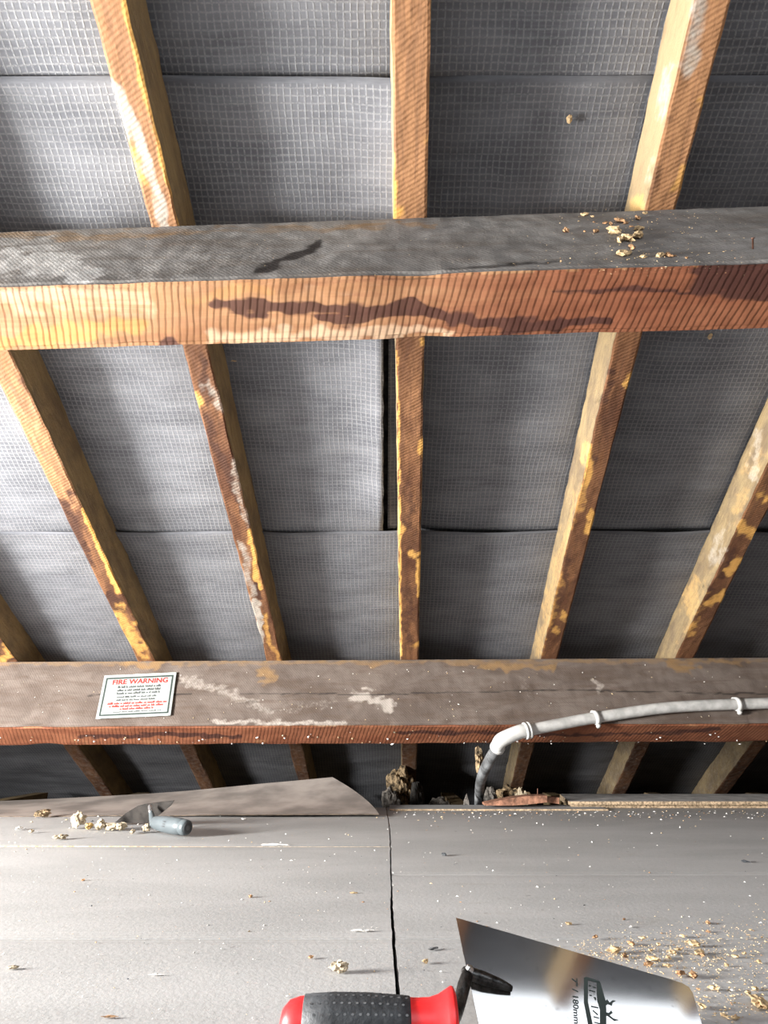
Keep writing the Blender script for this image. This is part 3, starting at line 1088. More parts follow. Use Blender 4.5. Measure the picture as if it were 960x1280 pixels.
# ------------------------------------------------------------------ loose boards
# warped hardboard sheet at the far left
def warped_sheet():
    bm = bmesh.new()
    nu, nv = 60, 14
    fr = [at_z(215, 1018, .008), at_z(300, 1018.5, .009), at_z(474, 1017, .008)]
    fl = at_z(-220, 1016.5, .0055)
    grid = []
    for layer in (0, 1):
        g = []
        for j in range(nv + 1):
            t = j / nv                               # 0 front .. 1 back
            row = []
            for i in range(nu + 1):
                s = i / nu
                x0_, x1_ = -1.7, at_z(474, 1017).x
                xr_ = x1_ - 0.145 * (0.25 * t + 0.75 * t * t)          # right side cut as a curve
                x = x0_ + (xr_ - x0_) * s
                yy = fr[0].y + (0.33 * t)
                lift = 0.066 * t ** 1.5 * max(0, (x - x0_ - 0.35) / (xr_ - x0_ - 0.35)) ** 1.6
                z = 0.0052 + 0.0038 * min(1, max(0, (x + 0.62) / 0.25)) + lift + 0.002 * noise.noise(Vector((x * 5, yy * 4, 0)))
                
                row.append(bm.verts.new((x, yy + 0.004 * noise.noise(Vector((x * 6, 8, t))) * (1 - t), z - (0.0024 if layer else 0))))
            g.append(row)
        grid.append(g)
    for L in (0, 1):
        for j in range(nv):
            for i in range(nu):
                f = (grid[L][j][i], grid[L][j][i + 1], grid[L][j + 1][i + 1], grid[L][j + 1][i])
                bm.faces.new(f if L == 0 else f[::-1])
    for j in range(nv):
        bm.faces.new((grid[0][j][0], grid[0][j + 1][0], grid[1][j + 1][0], grid[1][j][0]))
        bm.faces.new((grid[0][j][nu], grid[1][j][nu], grid[1][j + 1][nu], grid[0][j + 1][nu]))
    for i in range(nu):
        bm.faces.new((grid[0][0][i], grid[1][0][i], grid[1][0][i + 1], grid[0][0][i + 1])).material_index = 1
        bm.faces.new((grid[0][nv][i], grid[0][nv][i + 1], grid[1][nv][i + 1], grid[1][nv][i]))
    o = link('warped_sheet', bm_mesh('warped_sheet', bm, (M_HARDBOARD, M_HBEDGE_SHADE), False))
    tag(o, 'warped grey-brown hardboard sheet with a lifted far corner, lying at the far floor edge', 'board')


warped_sheet()


def offcut(front_l, back_l, x_right, z0, th, dback, label):
    """chipboard offcut lying along the far edge: left end runs obliquely from front_l to back_l"""
    f = at_z(*front_l, z0 + th)
    b = at_y(back_l[0], back_l[1], f.y + dback)
    bm = bmesh.new()
    nx = 40
    rows = []
    for (yy, zz, xl) in ((f.y, z0, f.x), (f.y, z0 + th, f.x), (f.y + dback, z0 + th, b.x), (f.y + dback, z0, b.x)):
        rows.append([bm.verts.new((xl + (x_right - xl) * i / nx, yy + 0.0012 * noise.noise(Vector((i * 0.9, zz * 200, 1))), zz)) for i in range(nx + 1)])
    mi = []
    for k in range(4):
        a, c = rows[k], rows[(k + 1) % 4]
        for i in range(nx):
            fc = bm.faces.new((a[i], a[i + 1], c[i + 1], c[i]))
            fc.material_index = 0 if k == 1 else 1
    for i in (0, nx):
        fc = bm.faces.new([r[i] for r in rows])
        fc.material_index = 1
    o = link('board_offcut', bm_mesh('board_offcut', bm, (M_BOARDTOP, M_RAW)))
    tag(o, label, 'board', 'chipboard offcuts at the far floor edge')
    return o


offcut((714, 1006.0), (699, 993), 1.75, 0.0005, 0.0085, 0.235, 'pale edged chipboard offcut, underneath in the stack of two at the far floor edge')
offcut((711, 1001.8), (699.5, 991.5), 1.74, 0.0108, 0.0085, 0.236, 'grey topped chipboard offcut, uppermost in the stack of two at the far floor edge')

# reddish splintered batten
def batten(name, top, bot, ydep, y0, label):
    bm = bmesh.new()
    rows = []
    for yy in (y0, y0 + ydep):
        for L in (top, bot):
            rows.append([bm.verts.new(at_y(px, py, y0) + Vector((0, yy - y0, 0))) for px, py in L])
    a, b, c, d = rows          # front top, front bottom, back top, back bottom
    n = len(a)
    for i in range(n - 1):
        for p, q in ((a, b), (b, d), (d, c), (c, a)):
            bm.faces.new((p[i], p[i + 1], q[i + 1], q[i]))
    for i in (0, n - 1):
        bm.faces.new((a[i], b[i], d[i], c[i]))
    o = link(name, bm_mesh(name, bm, (M_REDWOOD,)))
    tag(o, label, 'wood')
    return o


yb0 = yf - 0.06
batten('timber_batten', [(606, 1004.3), (622, 1001), (640, 997.5), (660, 995), (684, 994.5)], [(606, 1007), (622, 1007), (640, 1007), (660, 1005.5), (684, 1003)], 0.05, yb0,
       'reddish splintered batten lying on the far floor edge behind the hose')
batten('timber_batten', [(684.5, 996.5), (692, 996.5), (699, 997)], [(684.5, 1003), (692, 1004), (699, 1005)], 0.03, yb0 + 0.02,
       'short brown block between the reddish batten and the chipboard stack')


# ------------------------------------------------------------------ lumps, chips, dust
def lump_bm(r, seed, sub=2, amp=0.45, scale=(1, 1, 1), freq=1.6):
    bm = bmesh.new()
    bmesh.ops.create_icosphere(bm, subdivisions=sub, radius=1.0)
    for v in bm.verts:
        n1 = noise.noise(v.co * freq + Vector((seed, seed * 2, 0)))
        n2 = noise.noise(v.co * freq * 3 + Vector((0, seed, seed)))
        k = r * (1 + amp * n1 * 1.6 + amp * 0.6 * n2)
        v.co = Vector((v.co.x * scale[0], v.co.y * scale[1], v.co.z * scale[2])) * k
    return bm


def lump(name, P, r, seed, mat, label=None, cat=None, group=None, sub=2, amp=0.45, scale=(1, 1, 1), n=Vector((0, 0, 1)), rz=0.0, freq=1.6, parent=None, sink=0.0):
    bm = lump_bm(r, seed, sub, amp, scale, freq)
    zmin = min(v.co.z for v in bm.verts)
    me = bm_mesh(name, bm, (mat,))
    q = n.to_track_quat('Z', 'Y').to_matrix().to_4x4() @ Matrix.Rotation(rz, 4, 'Z')
    o = link(name, me, parent, Matrix.Translation(Vector(P) + n * (-zmin - sink)) @ q)
    if label: tag(o, label, cat, group)
    return o


# cream foam lumps by the far trowel
def px_r(P, rp):         # pixel radius -> metres at P
    d = (Vector(P) - CAM)
    return rp / F * (d.y * CP + d.z * SP)


FOAM = [(96, 1035, 8.0, M_FOAM, 'largest lump of cream foam, leftmost in the row beside the grey handled trowel', (1, .8, 1.0)),
        (111, 1037, 4.5, M_FOAMY, 'small yellowed foam lump right of the largest cream lump', (1, .8, .8)),
        (125, 1038, 7.0, M_FOAM, 'broken cream foam lump in the middle of the row by the trowel', (1.1, .8, .75)),
        (138, 1038, 6.0, M_FOAM, 'flattish cream foam lump just left of the dark trowel blade', (1.2, .8, .6)),
        (151, 1038, 6.0, M_FOAM, 'cream foam lump resting against the dark trowel blade', (1.1, .8, .65)),
        (166, 1041, 4.0, M_FOAM, 'thin strip of cream foam under the dark trowel blade', (2.2, .7, .4)),
        (182, 1040, 4.5, M_FOAM, 'cream foam lump touching the grey trowel handle', (1, .8, .9)),
        (75, 1049, 5.5, M_FOAM, 'flat cream foam flake lying alone in front of the foam row', (1.3, .9, .45)),
        (24, 1037, 3.5, M_WHITE, 'small white flake on the floor at the far left', (1.4, 1, .4)),
        (39, 1041, 2.6, M_FOAM, 'small pale crumb between the far left flake and the foam row', (1.2, 1, .6)),
        (53, 1022, 6.5, M_WOOL, 'brownish fluffy clump on the floor behind the foam row', (1.3, .8, .6))]
for k, (px, py, rp, m, lab, sc) in enumerate(FOAM):
    P = at_z(px, py, 0.0034)
    lump('foam_lump', P, px_r(P, rp) * 1.05, 3.1 * k + 1, m, lab, 'foam' if m is not M_WOOL else 'fluff', 'crumbled foam near the far trowel', 3, 0.36, sc, rz=k, freq=1.8)

# chips on the upper purlin (look up the slope)
zz3 = lambda x, y: (690 + x / 3.556, 250 + y / 3.556)
PCH = [(145, 68, 14, 0), (62, 140, 15, 1), (180, 75, 6, 0), (195, 142, 13, 1), (145, 140, 6, 1), (235, 105, 9, 1), (262, 108, 10, 1), (300, 97, 17, 1), (325, 105, 11, 1),
       (275, 150, 26, 0), (385, 132, 16, 0), (380, 85, 13, 1), (412, 62, 9, 0), (300, 185, 18, 0), (335, 180, 22, 0), (378, 168, 24, 0), (355, 215, 15, 1), (315, 245, 25, 0), (345, 238, 12, 0),
       (403, 257, 11, 0), (480, 250, 19, 0), (515, 250, 13, 1), (540, 250, 8, 1), (598, 258, 7, 1), (350, 120, 7, 1), (40, 272, 6, 0), (185, 100, 6, 1), (120, 95, 5, 0)]
upn = NT_U
PLAB = {0: 'pale wood chip at the back of the upper purlin, left of the chip heap', 1: 'reddish brown wood chip farthest left on top of the upper purlin',
        3: 'brown wood chip midway between the leftmost chip and the heap on the upper purlin', 7: 'brown wood chip at the back of the heap on the upper purlin',
        9: 'long pale wood chip at the left side of the heap on the upper purlin', 10: 'pale chip at the right of the heap, below the rafter foot',
        11: 'brown wood chip just below the rafter foot on the upper purlin', 12: 'pale splinter touching the rafter foot on the upper purlin',
        13: 'left piece of the row of three large pale chips on the upper purlin', 14: 'middle piece of the row of three large pale chips on the upper purlin',
        15: 'right piece of the row of three large pale chips on the upper purlin', 16: 'brown crumb just in front of the three large pale chips',
        17: 'flat pale chip at the front of the heap, near the purlin edge', 18: 'smaller pale chip touching the flat chip at the front of the heap',
        19: 'small pale chip alone near the purlin edge, right of the heap', 20: 'pale chip of the pair near the edge of the upper purlin, right of the heap',
        21: 'brown chip of the pair near the edge of the upper purlin, right of the heap', 23: 'brown crumb farthest right of all chips on the upper purlin',
        25: 'pale crumb farthest left near the front edge of the upper purlin'}
for k, (zx, zy, rz_, br) in enumerate(PCH):
    px, py = zz3(zx, zy)
    P = on_top_u(px, py, 0.0)
    lump('wood_chip', P, rz_ / 3.556 / F * (P - CAM).length * 0.85, 1.7 * k, M_CHIPBROWN if br else M_CHIP,
         PLAB.get(k, 'tiny crumb of wood scattered beside the chip heap on the upper purlin'), 'wood chip', 'wood chips on the upper purlin', 2, 0.6, (1.3, .8, .55), n=upn, rz=k * 1.3, freq=2.2, sink=0.0008)

# chips on the floor that can be picked out
zb = lambda x, y: (700 + x / 3.692, 1140 + y / 3.692)
FCH = [(40, 60, 12, 0), (165, 122, 12, 1), (330, 152, 17, 1), (385, 125, 12, 0), (330, 72, 8, 2), (683, 55, 13, 1), (685, 95, 9, 1), (250, 190, 28, 0), (300, 212, 14, 1), (565, 115, 11, 0),
       (430, 225, 20, 0), (410, 250, 18, 1), (500, 215, 14, 0), (520, 192, 16, 0), (548, 178, 12, 0), (420, 180, 10, 0), (455, 155, 10, 0), (620, 160, 22, 0), (640, 195, 20, 0), (660, 205, 12, 1), (590, 145, 10, 0),
       (500, 258, 14, 0), (560, 295, 22, 1), (615, 303, 22, 1), (705, 360, 18, 0), (770, 250, 12, 0), (660, 445, 20, 0), (640, 360, 9, 1), (795, 365, 8, 2), (870, 380, 14, 0), (900, 360, 12, 0), (810, 210, 12, 0),
       (850, 195, 10, 0), (920, 235, 13, 0), (760, 485, 14, 0), (810, 497, 16, 0), (905, 355, 9, 0), (740, 270, 8, 0), (880, 85, 6, 0), (295, 37, 7, 1)]
FLAB = {0: 'pale chip on the floor just beyond the top corner of the near trowel blade', 1: 'brown chip beyond the near trowel blade, next right of the pale one',
        2: 'reddish brown chip at the left start of the sawdust on the floor', 3: 'pale chip beyond the reddish brown chip at the start of the sawdust', 4: 'small white flake on the floor beyond the near trowel blade',
        5: 'brown chip farthest up the floor above the sawdust', 6: 'smaller brown chip just below the farthest brown chip', 7: 'long pale chip close to the far edge of the near trowel blade',
        8: 'brown chip touching the long pale chip by the trowel blade', 10: 'large pale chip by the middle of the blade edge', 11: 'brown chip under the large pale chip by the blade edge',
        17: 'largest pale chip at the top of the sawdust', 18: 'pale chip just below the largest one in the sawdust', 22: 'long brown chip right above the blunt blade tip', 23: 'long brown chip just right of the one above the blunt blade tip',
        24: 'pale chip alone on the floor right of the blade tip', 26: 'pale chip alone near the bottom, right of the blade tip', 27: 'small brown chip beside the blade tip', 28: 'small white flake between blade tip and right frame edge',
        39: 'tiny brown crumb farthest left above the near trowel blade', 38: 'tiny pale crumb farthest right above the sawdust'}
for k, (zx, zy, rr, br) in enumerate(FCH):
    px, py = zb(zx, zy)
    P = at_z(px, py)
    lump('wood_chip', P, px_r(P, rr / 3.692) * 0.9, 2.3 * k, (M_CHIP, M_CHIPBROWN, M_WHITE)[br],
         FLAB.get(k, 'small wood chip within the sawdust on the floor right of the near trowel'), 'wood chip', 'wood chips on the floor by the sawdust', 2, 0.55, (1.4, .9, .5), rz=k * 0.9, freq=2.0)
for px, py, rp, m, lab, sc in ((424, 1215, 12.5, M_FOAM, 'cream and orange crumb on the floor between the foam row and the red handled trowel', (1.2, .8, .7)),
                               (950, 1258, 17, M_CHIP, 'large splintered wood chip at the right edge of the floor', (1.5, .8, .4)),
                               (16, 1211, 7, M_FOAM, 'flat pale flake on the floor at the far left, near the viewer', (1.3, .9, .4)),
                               (104, 1101, 3, M_CHIPBROWN, 'tiny brown crumb alone on the left floor board', (1.2, 1, .6)),
                               (313, 1122, 4, M_CHIPBROWN, 'dark little crumb on the left board, short of the bent sheet', (1.2, 1, .6)),
                               (388, 1198, 4.5, M_CHIPBROWN, 'brown crumb just beyond the cream and orange crumb', (1.2, 1, .5)),
                               (442, 1117, 4, M_CHIP, 'pale splinter on the left board close to the long crack', (2.0, .6, .4)),
                               (452, 1165, 10, M_WHITE, 'thin white sliver beside the long floor crack', (2.0, .35, .2)),
                               (196, 1219, 7, M_WHITE, 'thin white sliver on the left floor board near the viewer', (2.0, .4, .2)),
                               (532, 1204, 6, M_CHIP, 'pale chip just right of the long floor crack', (1.3, .9, .5)),
                               (541, 1187, 6, M_HOSE, 'dark grey flake right of the long floor crack', (1.8, .8, .3)),
                               (137, 1272, 8, M_CHIPBROWN, 'dull green-brown sliver on the floor at the near left', (2.0, .5, .2)),
                               (555, 1070, 5, M_TDARK, 'black crumb on the right board, short of the floor edge', (1.5, .8, .5)),
                               (932, 1078, 5, M_TDARK, 'black crumb on the right board near the chipboard stack', (1.5, .8, .4)),
                               (305, 1025, 4, M_WHITE, 'white flake on the floor in front of the warped sheet', (1.4, .8, .4)),
                               (342, 1057, 12, M_WHITE, 'long thin white splinter on the joint of the left boards', (2.2, .2, .12))):
    P = at_z(px, py, 0.0034 if (px < 480 and py < 1056) else 0)
    lump('floor_crumb', P, px_r(P, rp) * 0.62, px * 0.37 + py, m, lab, 'crumb', None, 2 if rp < 10 else 3, 0.5, sc, rz=(0 if sc[0] > 1.9 else px), freq=2.0)


def grains(name, spots, mats, kind_label, seed, parent=None):
    """loose grains nobody could count: one mesh"""
    rnd = random.Random(seed)
    V, Fc, mi = [], [], []
    for P, n, r in spots:
        t = n.orthogonal().normalized(); b = n.cross(t)
        a0 = rnd.random() * 6.28
        base = len(V)
        el = rnd.uniform(0.7, 1.8)
        for k in range(4):
            a = a0 + k * math.pi / 2
            V.append(P + (t * math.cos(a) + b * math.sin(a)) * r * (el if k % 2 else 0.8) + n * (0.0001))
        V.append(P + n * r * rnd.uniform(0.5, 1.0))
        for k in range(4):
            Fc.append((base + k, base + (k + 1) % 4, base + 4))
            mi.append(rnd.choices(range(len(mats)), weights=[3, 1, 1, 0.6][:len(mats)])[0] if k == 0 else mi[-1])
    o = link(name, make_mesh(name, V, Fc, mats, mi), parent)
    return tag(o, kind_label, 'debris', None, 'stuff')


Zv = Vector((0, 0, 1))
rnd = random.Random(5)
sp = []
for _ in range(1500):            # the drift of sawdust at the right
    t = rnd.random()
    px = 720 + 250 * t + rnd.gauss(0, 18)
    py = 1196 - 6 * t + rnd.gauss(0, 10 + 17 * t)
    P = at_z(px, py)
    sp.append((P, Zv, px_r(P, rnd.choice((0.7, 0.7, 1.0, 1.4)))))
for _ in range(250):
    P = at_z(rnd.uniform(850, 975), rnd.gauss(1250, 18))
    sp.append((P, Zv, px_r(P, rnd.choice((0.8, 1.1, 1.9)))))
grains('sawdust_drift', sp, (M_DUST, M_CHIP, M_FOAM, M_CHIPBROWN), 'drift of pale sawdust scattered on the floor at the right', 4)
sp = []
for _ in range(700):             # crumbs over the rest of the floor
    P = at_z(rnd.uniform(-60, 1020), 1012 + 262 * rnd.random() ** 1.3)
    up_ = 0.0033 if (P.x < CRACK and P.y > yl) else 0
    P.z += up_
    sp.append((P, Zv, px_r(P, rnd.choice((0.6, 0.7, 0.9, 0.9, 1.6)))))
for _ in range(200):             # along the far edge and the chipboard stack
    P = at_z(rnd.uniform(490, 960), 1014 + abs(rnd.gauss(0, 5)))
    sp.append((P, Zv, px_r(P, rnd.choice((0.7, 1.0, 1.4)))))
grains('floor_grit', sp, (M_WHITE, M_DUST, M_CHIPBROWN, M_TDARK), 'fine pale grit scattered thinly over the grey floor boards', 8)
sp = []
for _ in range(260):
    P = on_top_u(rnd.gauss(800, 60), 262 + 78 * rnd.random(), 0.0006)
    sp.append((P, upn, 0.0012 * rnd.choice((0.5, 0.7, 1.0))))
for _ in range(60):
    P = on_top_u(rnd.uniform(0, 960), 295 + 50 * rnd.random(), 0.0006)
    sp.append((P, upn, 0.0007))
grains('purlin_grit', sp, (M_DUST, M_CHIP, M_CHIPBROWN), 'fine wood dust around the chips on top of the upper purlin', 9)
sp = []
inn = ML.to_3x3() @ Vector((0, 0, -1))
pin = ML.translation + inn * PL_D
for _ in range(80):
    px, py = rnd.uniform(0, 960), 930 - abs(rnd.gauss(0, 7))
    P = on_plane(px, py, pin + inn * 0.001, inn)
    sp.append((P, inn, px_r(P, rnd.choice((0.6, 0.8, 1.2, 1.7)))))
for _ in range(120):
    P = on_top_l(rnd.uniform(0, 960), rnd.uniform(830, 900), 0.0008)
    sp.append((P, NT_L, px_r(P, rnd.choice((0.5, 0.7, 0.9)))))
grains('beam_grit', sp, (M_WHITE, M_DUST, M_FOAM), 'pale specks of dust clinging to the lower purlin', 10)


# dirt heaps and fluff beyond the floor edge
def fluff(px, py, y, rp, sc, mat, lab, seed, cat='insulation'):
    P = at_y(px, py, y)
    r = px_r(P, rp)
    base = Vector((P.x, P.y, -0.10))
    h = max(0.5, (P.z + 0.105) / (2 * r))
    lump('insulation_clump', base, r, seed, mat, lab, cat, None, 5, 0.26, (sc[0], sc[1], h), freq=2.0, sink=0.002)


fluff(500, 972, 2.50, 17, (1.0, .9), M_WOOL, 'shaggy tan insulation clump at the foot of the middle rafter', 3.0)
fluff(489, 994, 2.42, 10, (1.1, .8), M_WOOLGREY, 'greyish insulation clump left of the shaggy tan clump', 5.0)
fluff(521, 985, 2.38, 10, (.8, .8), M_DIRT, 'dark sooty clump right of the shaggy tan clump', 9.0)
fluff(640, 990, 2.44, 20, (1.2, .9), M_WOOL, 'brown insulation clump behind the reddish batten', 7.0)
fluff(652, 994, 2.34, 6, (1.5, .9), M_FOAM, 'pale crumb of insulation on top behind the reddish batten', 8.0)
fluff(613, 990, 2.36, 6, (1.6, .8), M_WOOLGREY, 'grey scrap of fluff between hose and brown clump', 10.0)
fluff(548, 1003, 2.36, 12, (1.5, .8), M_WOOLGREY, 'low grey clump between the middle rafter foot and the hose', 12.0)
fl = lump('hose_fluff', hb[2] + Vector((-0.006, -0.014, 0.01)), 0.016, 4, M_WOOL, None, None, None, 3, 0.6, (.6, .7, 1.8), freq=2.2, parent=co)
# standing wood shard
p = [at_y(572, 1009, yf + 0.02), at_y(590, 1009, yf + 0.02), at_y(586, 1002, yf + 0.02), at_y(583.5, 992, yf + 0.02), at_y(580, 1001, yf + 0.02)]
p[0].z = p[1].z = -0.099
tag(slab('wood_shard', p, (0, -1, 0), 0.006, (M_WOOLGREY,)), 'pointed grey wood shard standing at the floor edge left of the hose', 'wood')

# nails
a = on_top_u(941, 317, -0.006); b = on_top_u(941, 317) + (on_top_u(941, 300, 0.001) - on_top_u(941, 317)) * 0.15 + upn * 0.021
b = at_depth(941, 297, (a - CAM).dot(Vector((0, CP, SP))) - 0.006)
nl = lathe('nail', a, b, [(0, 0.0013), (0.92, 0.0013), (0.93, 0.0026), (1, 0.0026)], M_NAIL, None, 10, up=Vector((1, 0, 0)))
tag(nl, 'rusty nail standing up from the top of the upper purlin', 'nail')
a = at_y(672, 996, yb0 + 0.02); b = at_y(672, 985.5, yb0 + 0.02)
tag(lathe('nail', a, b, [(0, 0.0014), (0.95, 0.0012), (1, 0.0008)], M_NAIL, None, 8, up=Vector((1, 0, 0))), 'thin nail sticking up out of the reddish batten', 'nail')

# bits caught on the felt
for px, py, rp, sc, lab in ((712, 149, 5.5, (.8, 1.2, .5), 'pale flake stuck to the felt between the upper right rafters'),
                            (888, 421, 4.0, (.9, 1.2, .5), 'pale flake stuck just under the upper purlin at the right'),
                            (3, 584, 3.5, (1.2, .9, .4), 'pale flake stuck to the felt at the far left'),
                            (276, 689, 7, (.18, 1.2, .12), 'straw coloured splinter stuck to the felt beside the mortar smeared rafter'),
                            (292, 452, 4, (1.2, .3, .2), 'short splinter stuck to the felt right of the mortar smeared rafter')):
    P = roof_pt(px, py, OF - 0.010)
    lump('felt_flake', P, px_r(P, rp) * 0.8, px * .1, M_CHIP, lab, 'flake', None, 2, 0.4, sc, n=-N, sink=0.004)

# ------------------------------------------------------------------ far trowel with the grey handle
ft = tag(empty('brick_trowel'), 'old trowel with grey plastic handle and dark blade, lying by the cream foam', 'trowel')
B = [at_y(143, 1033, 1.66), at_y(157, 1021, 1.67), at_y(171, 1012.5, 1.66), at_y(180, 1010, 1.64), at_y(217, 1005.5, 1.56), at_y(213, 1012, 1.565), at_y(198, 1024, 1.60), at_y(183, 1034, 1.615)]
nn = (B[4] - B[0]).cross(B[7] - B[0]).normalized()
if nn.y > 0: nn = -nn
B = [on_plane(px, py, B[0], nn) for px, py in ((143, 1033), (157, 1021), (171, 1012.5), (180, 1010), (217, 1005.5), (213, 1012), (198, 1024), (183, 1034))]
lowest = min(q.z for q in B)
for q in B:
    q.z += max(0, 0.0045 - lowest)
slab('blade', B, nn, 0.0018, (M_OLDSTEEL,), ft)
hs = at_z(192, 1037, 0.024); he = at_z(234, 1043, 0.0215)
hs.y = he.y + 0.035
hs = at_y(191, 1031, 1.53); hs.z = 0.021
he = at_y(234, 1041, 1.455); he.z = 0.0195
tube('shank', [at_y(188, 1010, 1.575), at_y(189.5, 1020, 1.555), at_y(192, 1031, hs.y + 0.004)], [0.0038, 0.006, 0.0085], M_CONDUITWHITE if False else M_TGREY, ft, 12)
tube('shank_tip', [at_y(187, 1007.5, 1.576), at_y(188.6, 1015, 1.562)], [0.0040, 0.0052], M_WELD, ft, 12)
hd = lathe('handle', hs, he, [(0, 0.008), (0.06, 0.0125), (0.25, 0.0152), (0.5, 0.0165), (0.75, 0.0162), (0.84, 0.0155), (0.85, 0.0145), (0.88, 0.0145), (0.89, 0.0155), (0.97, 0.0145), (1.0, 0.012)], M_TGREY, ft, 24)
ax = (he - hs).normalized()
lathe('end_cap', he - ax * 0.001, he + ax * 0.0016, [(0, 0.0112), (0.5, 0.0112), (1, 0.008)], M_TDARK, hd, 20)
lathe('hang_hole', he + ax * 0.0012, he + ax * 0.0022, [(0, 0.005), (1, 0.0046)], M_GRIPDOT, hd, 16)
# dark printed mark on the handle: three bars
hc = hs.lerp(he, 0.5)
tw = (CAM - hc); tw = (tw - ax * tw.dot(ax)).normalized()
sd = ax.cross(tw)
bm = bmesh.new()
for u0, u1, w0, w1 in ((-0.006, -0.004, -0.006, 0.006), (-0.0025, 0.0055, 0.003, 0.006), (-0.0025, 0.0055, -0.0012, 0.0016), (-0.0025, 0.0055, -0.006, -0.003)):
    def hp(u, w_): 
        return hc + ax * u + (tw * math.cos(w_ / 0.0166) + sd * math.sin(w_ / 0.0166)) * 0.01675
    bm.faces.new([bm.verts.new(hp(*q)) for q in ((u0, w0), (u1, w0), (u1, w1), (u0, w1))])
link('printed_mark', bm_mesh('printed_mark', bm, (M_TDARK,)), hd)

# ------------------------------------------------------------------ near trowel with the red and black handle
nt = tag(empty('gauging_trowel'), 'bright steel trowel with red and black handle, nearest on the floor', 'trowel')
A = at_depth(570, 1147, 0.520)
C = at_z(602, 1297, 0.0012)
Bt = at_depth(858, 1228, 0.492)
bn = (Bt - A).cross(C - A).normalized()
if bn.dot(CAM - A) < 0: bn = -bn


def bl(px, py, off=0.0):
    return on_plane(px, py, A + bn * off, bn)


# lower long edge rests on the floor
Dt = at_z(884, 1296, 0.0)
t_ = (Dt - A).dot(bn)
Dt = bl(884, 1296)
outline = [(570, 1147), (640, 1167), (740, 1196), (835, 1223), (852, 1228.5), (861, 1233.5), (866, 1241), (884, 1296), (760, 1300), (602, 1297), (590, 1240), (580, 1195)]
pts = [bl(*q) for q in outline]
for q in pts:
    if q.z < 0.0014: q += (pts[0] - pts[9]).normalized() * ((0.0014 - q.z) / (pts[0] - pts[9]).normalized().z)
bb = slab('blade', pts, bn, 0.0014, (M_STEEL,), nt)
Tp = bl(585, 1216, 0.0055)
T2 = bl(640, 1236, 0.0028)
tube('tang', [bl(583, 1213.5, 0.0045), Tp, bl(605, 1223, 0.0052), bl(625, 1230, 0.004), T2], [0.0030, 0.0046, 0.0046, 0.0036, 0.0020], M_SHANK, nt, 12)
lump('weld_bead', bl(586, 1214.5, 0.0055), 0.0034, 2, M_WELD, None, None, None, 2, 0.15, (1, 1, 1), n=bn, parent=nt)
h0 = Vector((-0.0700, 0.519, 0.0185)); h1 = Vector((0.049, 0.5205, 0.0185))
tube('shank', [Tp + bn * 0.0005, bl(580, 1232, 0.010), at_depth(573, 1258, 0.455), Vector((0.046, 0.5205, 0.020))], [0.0042, 0.0048, 0.0046, 0.0046], M_SHANK, nt, 14)
hd = lathe('handle', h0, h1, [(0.0, 0.004), (0.012, 0.0095), (0.05, 0.0142), (0.11, 0.0162), (0.3, 0.0176), (0.5, 0.0172), (0.68, 0.0158), (0.76, 0.0150), (0.85, 0.0152), (0.90, 0.0168), (0.945, 0.0195), (0.975, 0.0215), (0.99, 0.0210), (1.0, 0.018)], M_RED, nt, 28)
gp = lathe('grip', h0, h1, [(0.13, 0.0160), (0.135, 0.0174), (0.3, 0.0184), (0.5, 0.0180), (0.68, 0.0166), (0.735, 0.0160), (0.74, 0.0148)], M_GRIP, nt, 28)
bm = bmesh.new()
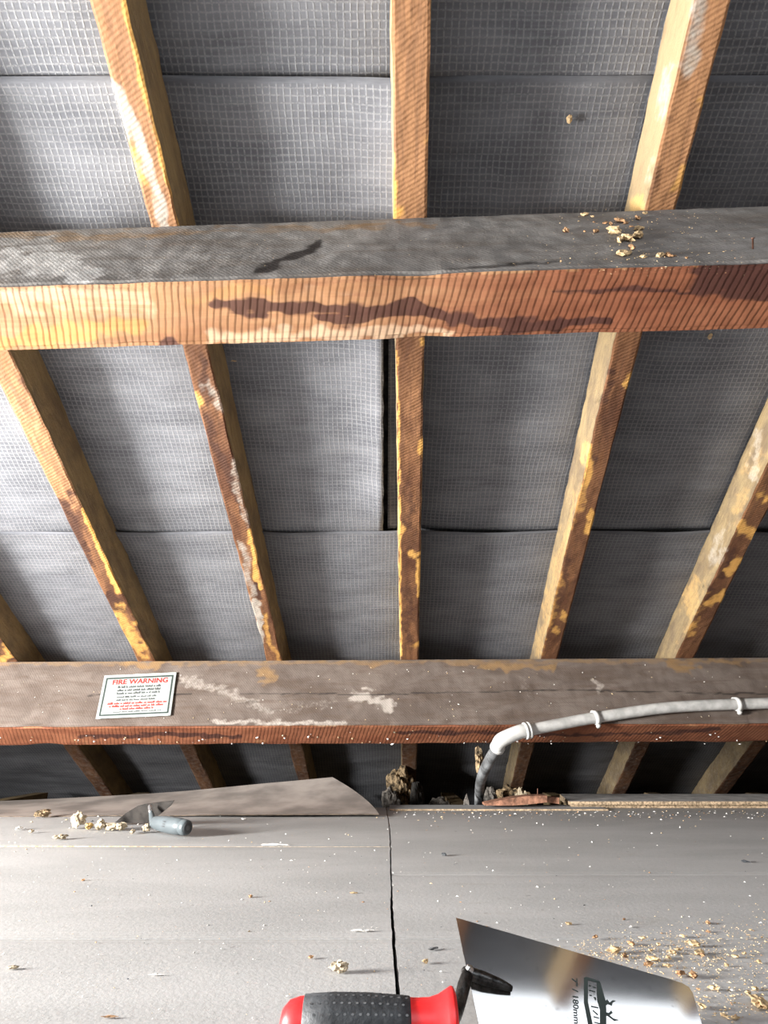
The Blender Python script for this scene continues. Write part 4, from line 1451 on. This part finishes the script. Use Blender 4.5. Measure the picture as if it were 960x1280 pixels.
for i in range(13):
    for k in range(-3, 6):
        t = 0.18 + i * 0.043 + (0.02 if k % 2 else 0)
        r = np.interp(t, [0.13, 0.3, 0.5, 0.68, 0.74], [0.0174, 0.0184, 0.0180, 0.0166, 0.0160])
        a = math.radians(60 + k * 22)
        dirv = Vector((0, -math.cos(a), math.sin(a)))
        c = h0.lerp(h1, t) + dirv * (r - 0.0001)
        s1, s2 = Vector((1, 0, 0)), dirv.cross(Vector((1, 0, 0)))
        v = [bm.verts.new(c + s1 * (0.0011 * math.cos(q)) + s2 * (0.0008 * math.sin(q)) + dirv * 0.00015) for q in (j * math.pi / 3 for j in range(6))]
        bm.faces.new(v)
dots = link('grip_dimples', bm_mesh('grip_dimples', bm, (M_GRIPDOT,)), gp)


# print on the blade
def blade_poly(name, polys, mat, off=0.00025):
    bm = bmesh.new()
    for poly in polys:
        vs = [bm.verts.new(bl(x, y, off)) for x, y in poly]
        bm.faces.new(vs)
    return link(name, bm_mesh(name, bm, (mat,)), bb)


tv, tf = text_verts('7" / 180mm', 0.012)
V = [bl(715.5 + 3.0 * a + 7.5 * b - 1.0, 1222 + 57 * a + 1.2 * b, 0.00025) for a, b in tv]
link('size_marking', make_mesh('size_marking', V, tf, (M_BLACKINK,)), bb)
blade_poly('printed_emblem', [
    [(730, 1222), (733, 1221), (749, 1226), (750, 1229), (735, 1225), (735, 1252), (743, 1290), (737, 1290), (730, 1253)],
    [(746, 1227), (750, 1227), (757, 1250), (758, 1262), (758, 1290), (750, 1290), (750, 1262), (746.5, 1250), (746, 1240)],
    [(736, 1231), (739, 1231.7), (739, 1233), (736, 1232.3)], [(741, 1233), (745, 1234), (745, 1235.2), (741, 1234.2)],
    [(736.5, 1237), (744, 1239), (744, 1240.2), (736.5, 1238.2)], [(737, 1243), (740, 1243.7), (740, 1245), (737, 1244.2)],
    [(742, 1246), (745, 1246.8), (745.5, 1250), (744, 1250)], [(739, 1257), (748, 1259), (748, 1260.3), (739, 1258.5)],
    [(741, 1262), (748, 1268), (747, 1269), (741, 1263.5)], [(742, 1270), (749, 1272), (749, 1273.3), (742, 1271.3)], [(743, 1277), (750, 1279), (750, 1280.2), (743, 1278.2)],
    [(756, 1252), (759, 1249), (762, 1253), (766, 1250), (770, 1251), (766, 1253), (765, 1257), (760, 1255), (757, 1257)],
    [(757, 1265), (761, 1266), (764, 1263), (766, 1266), (762, 1269), (767, 1273), (774, 1275), (768, 1276), (760, 1270), (757, 1269)]], M_BLACKINK)
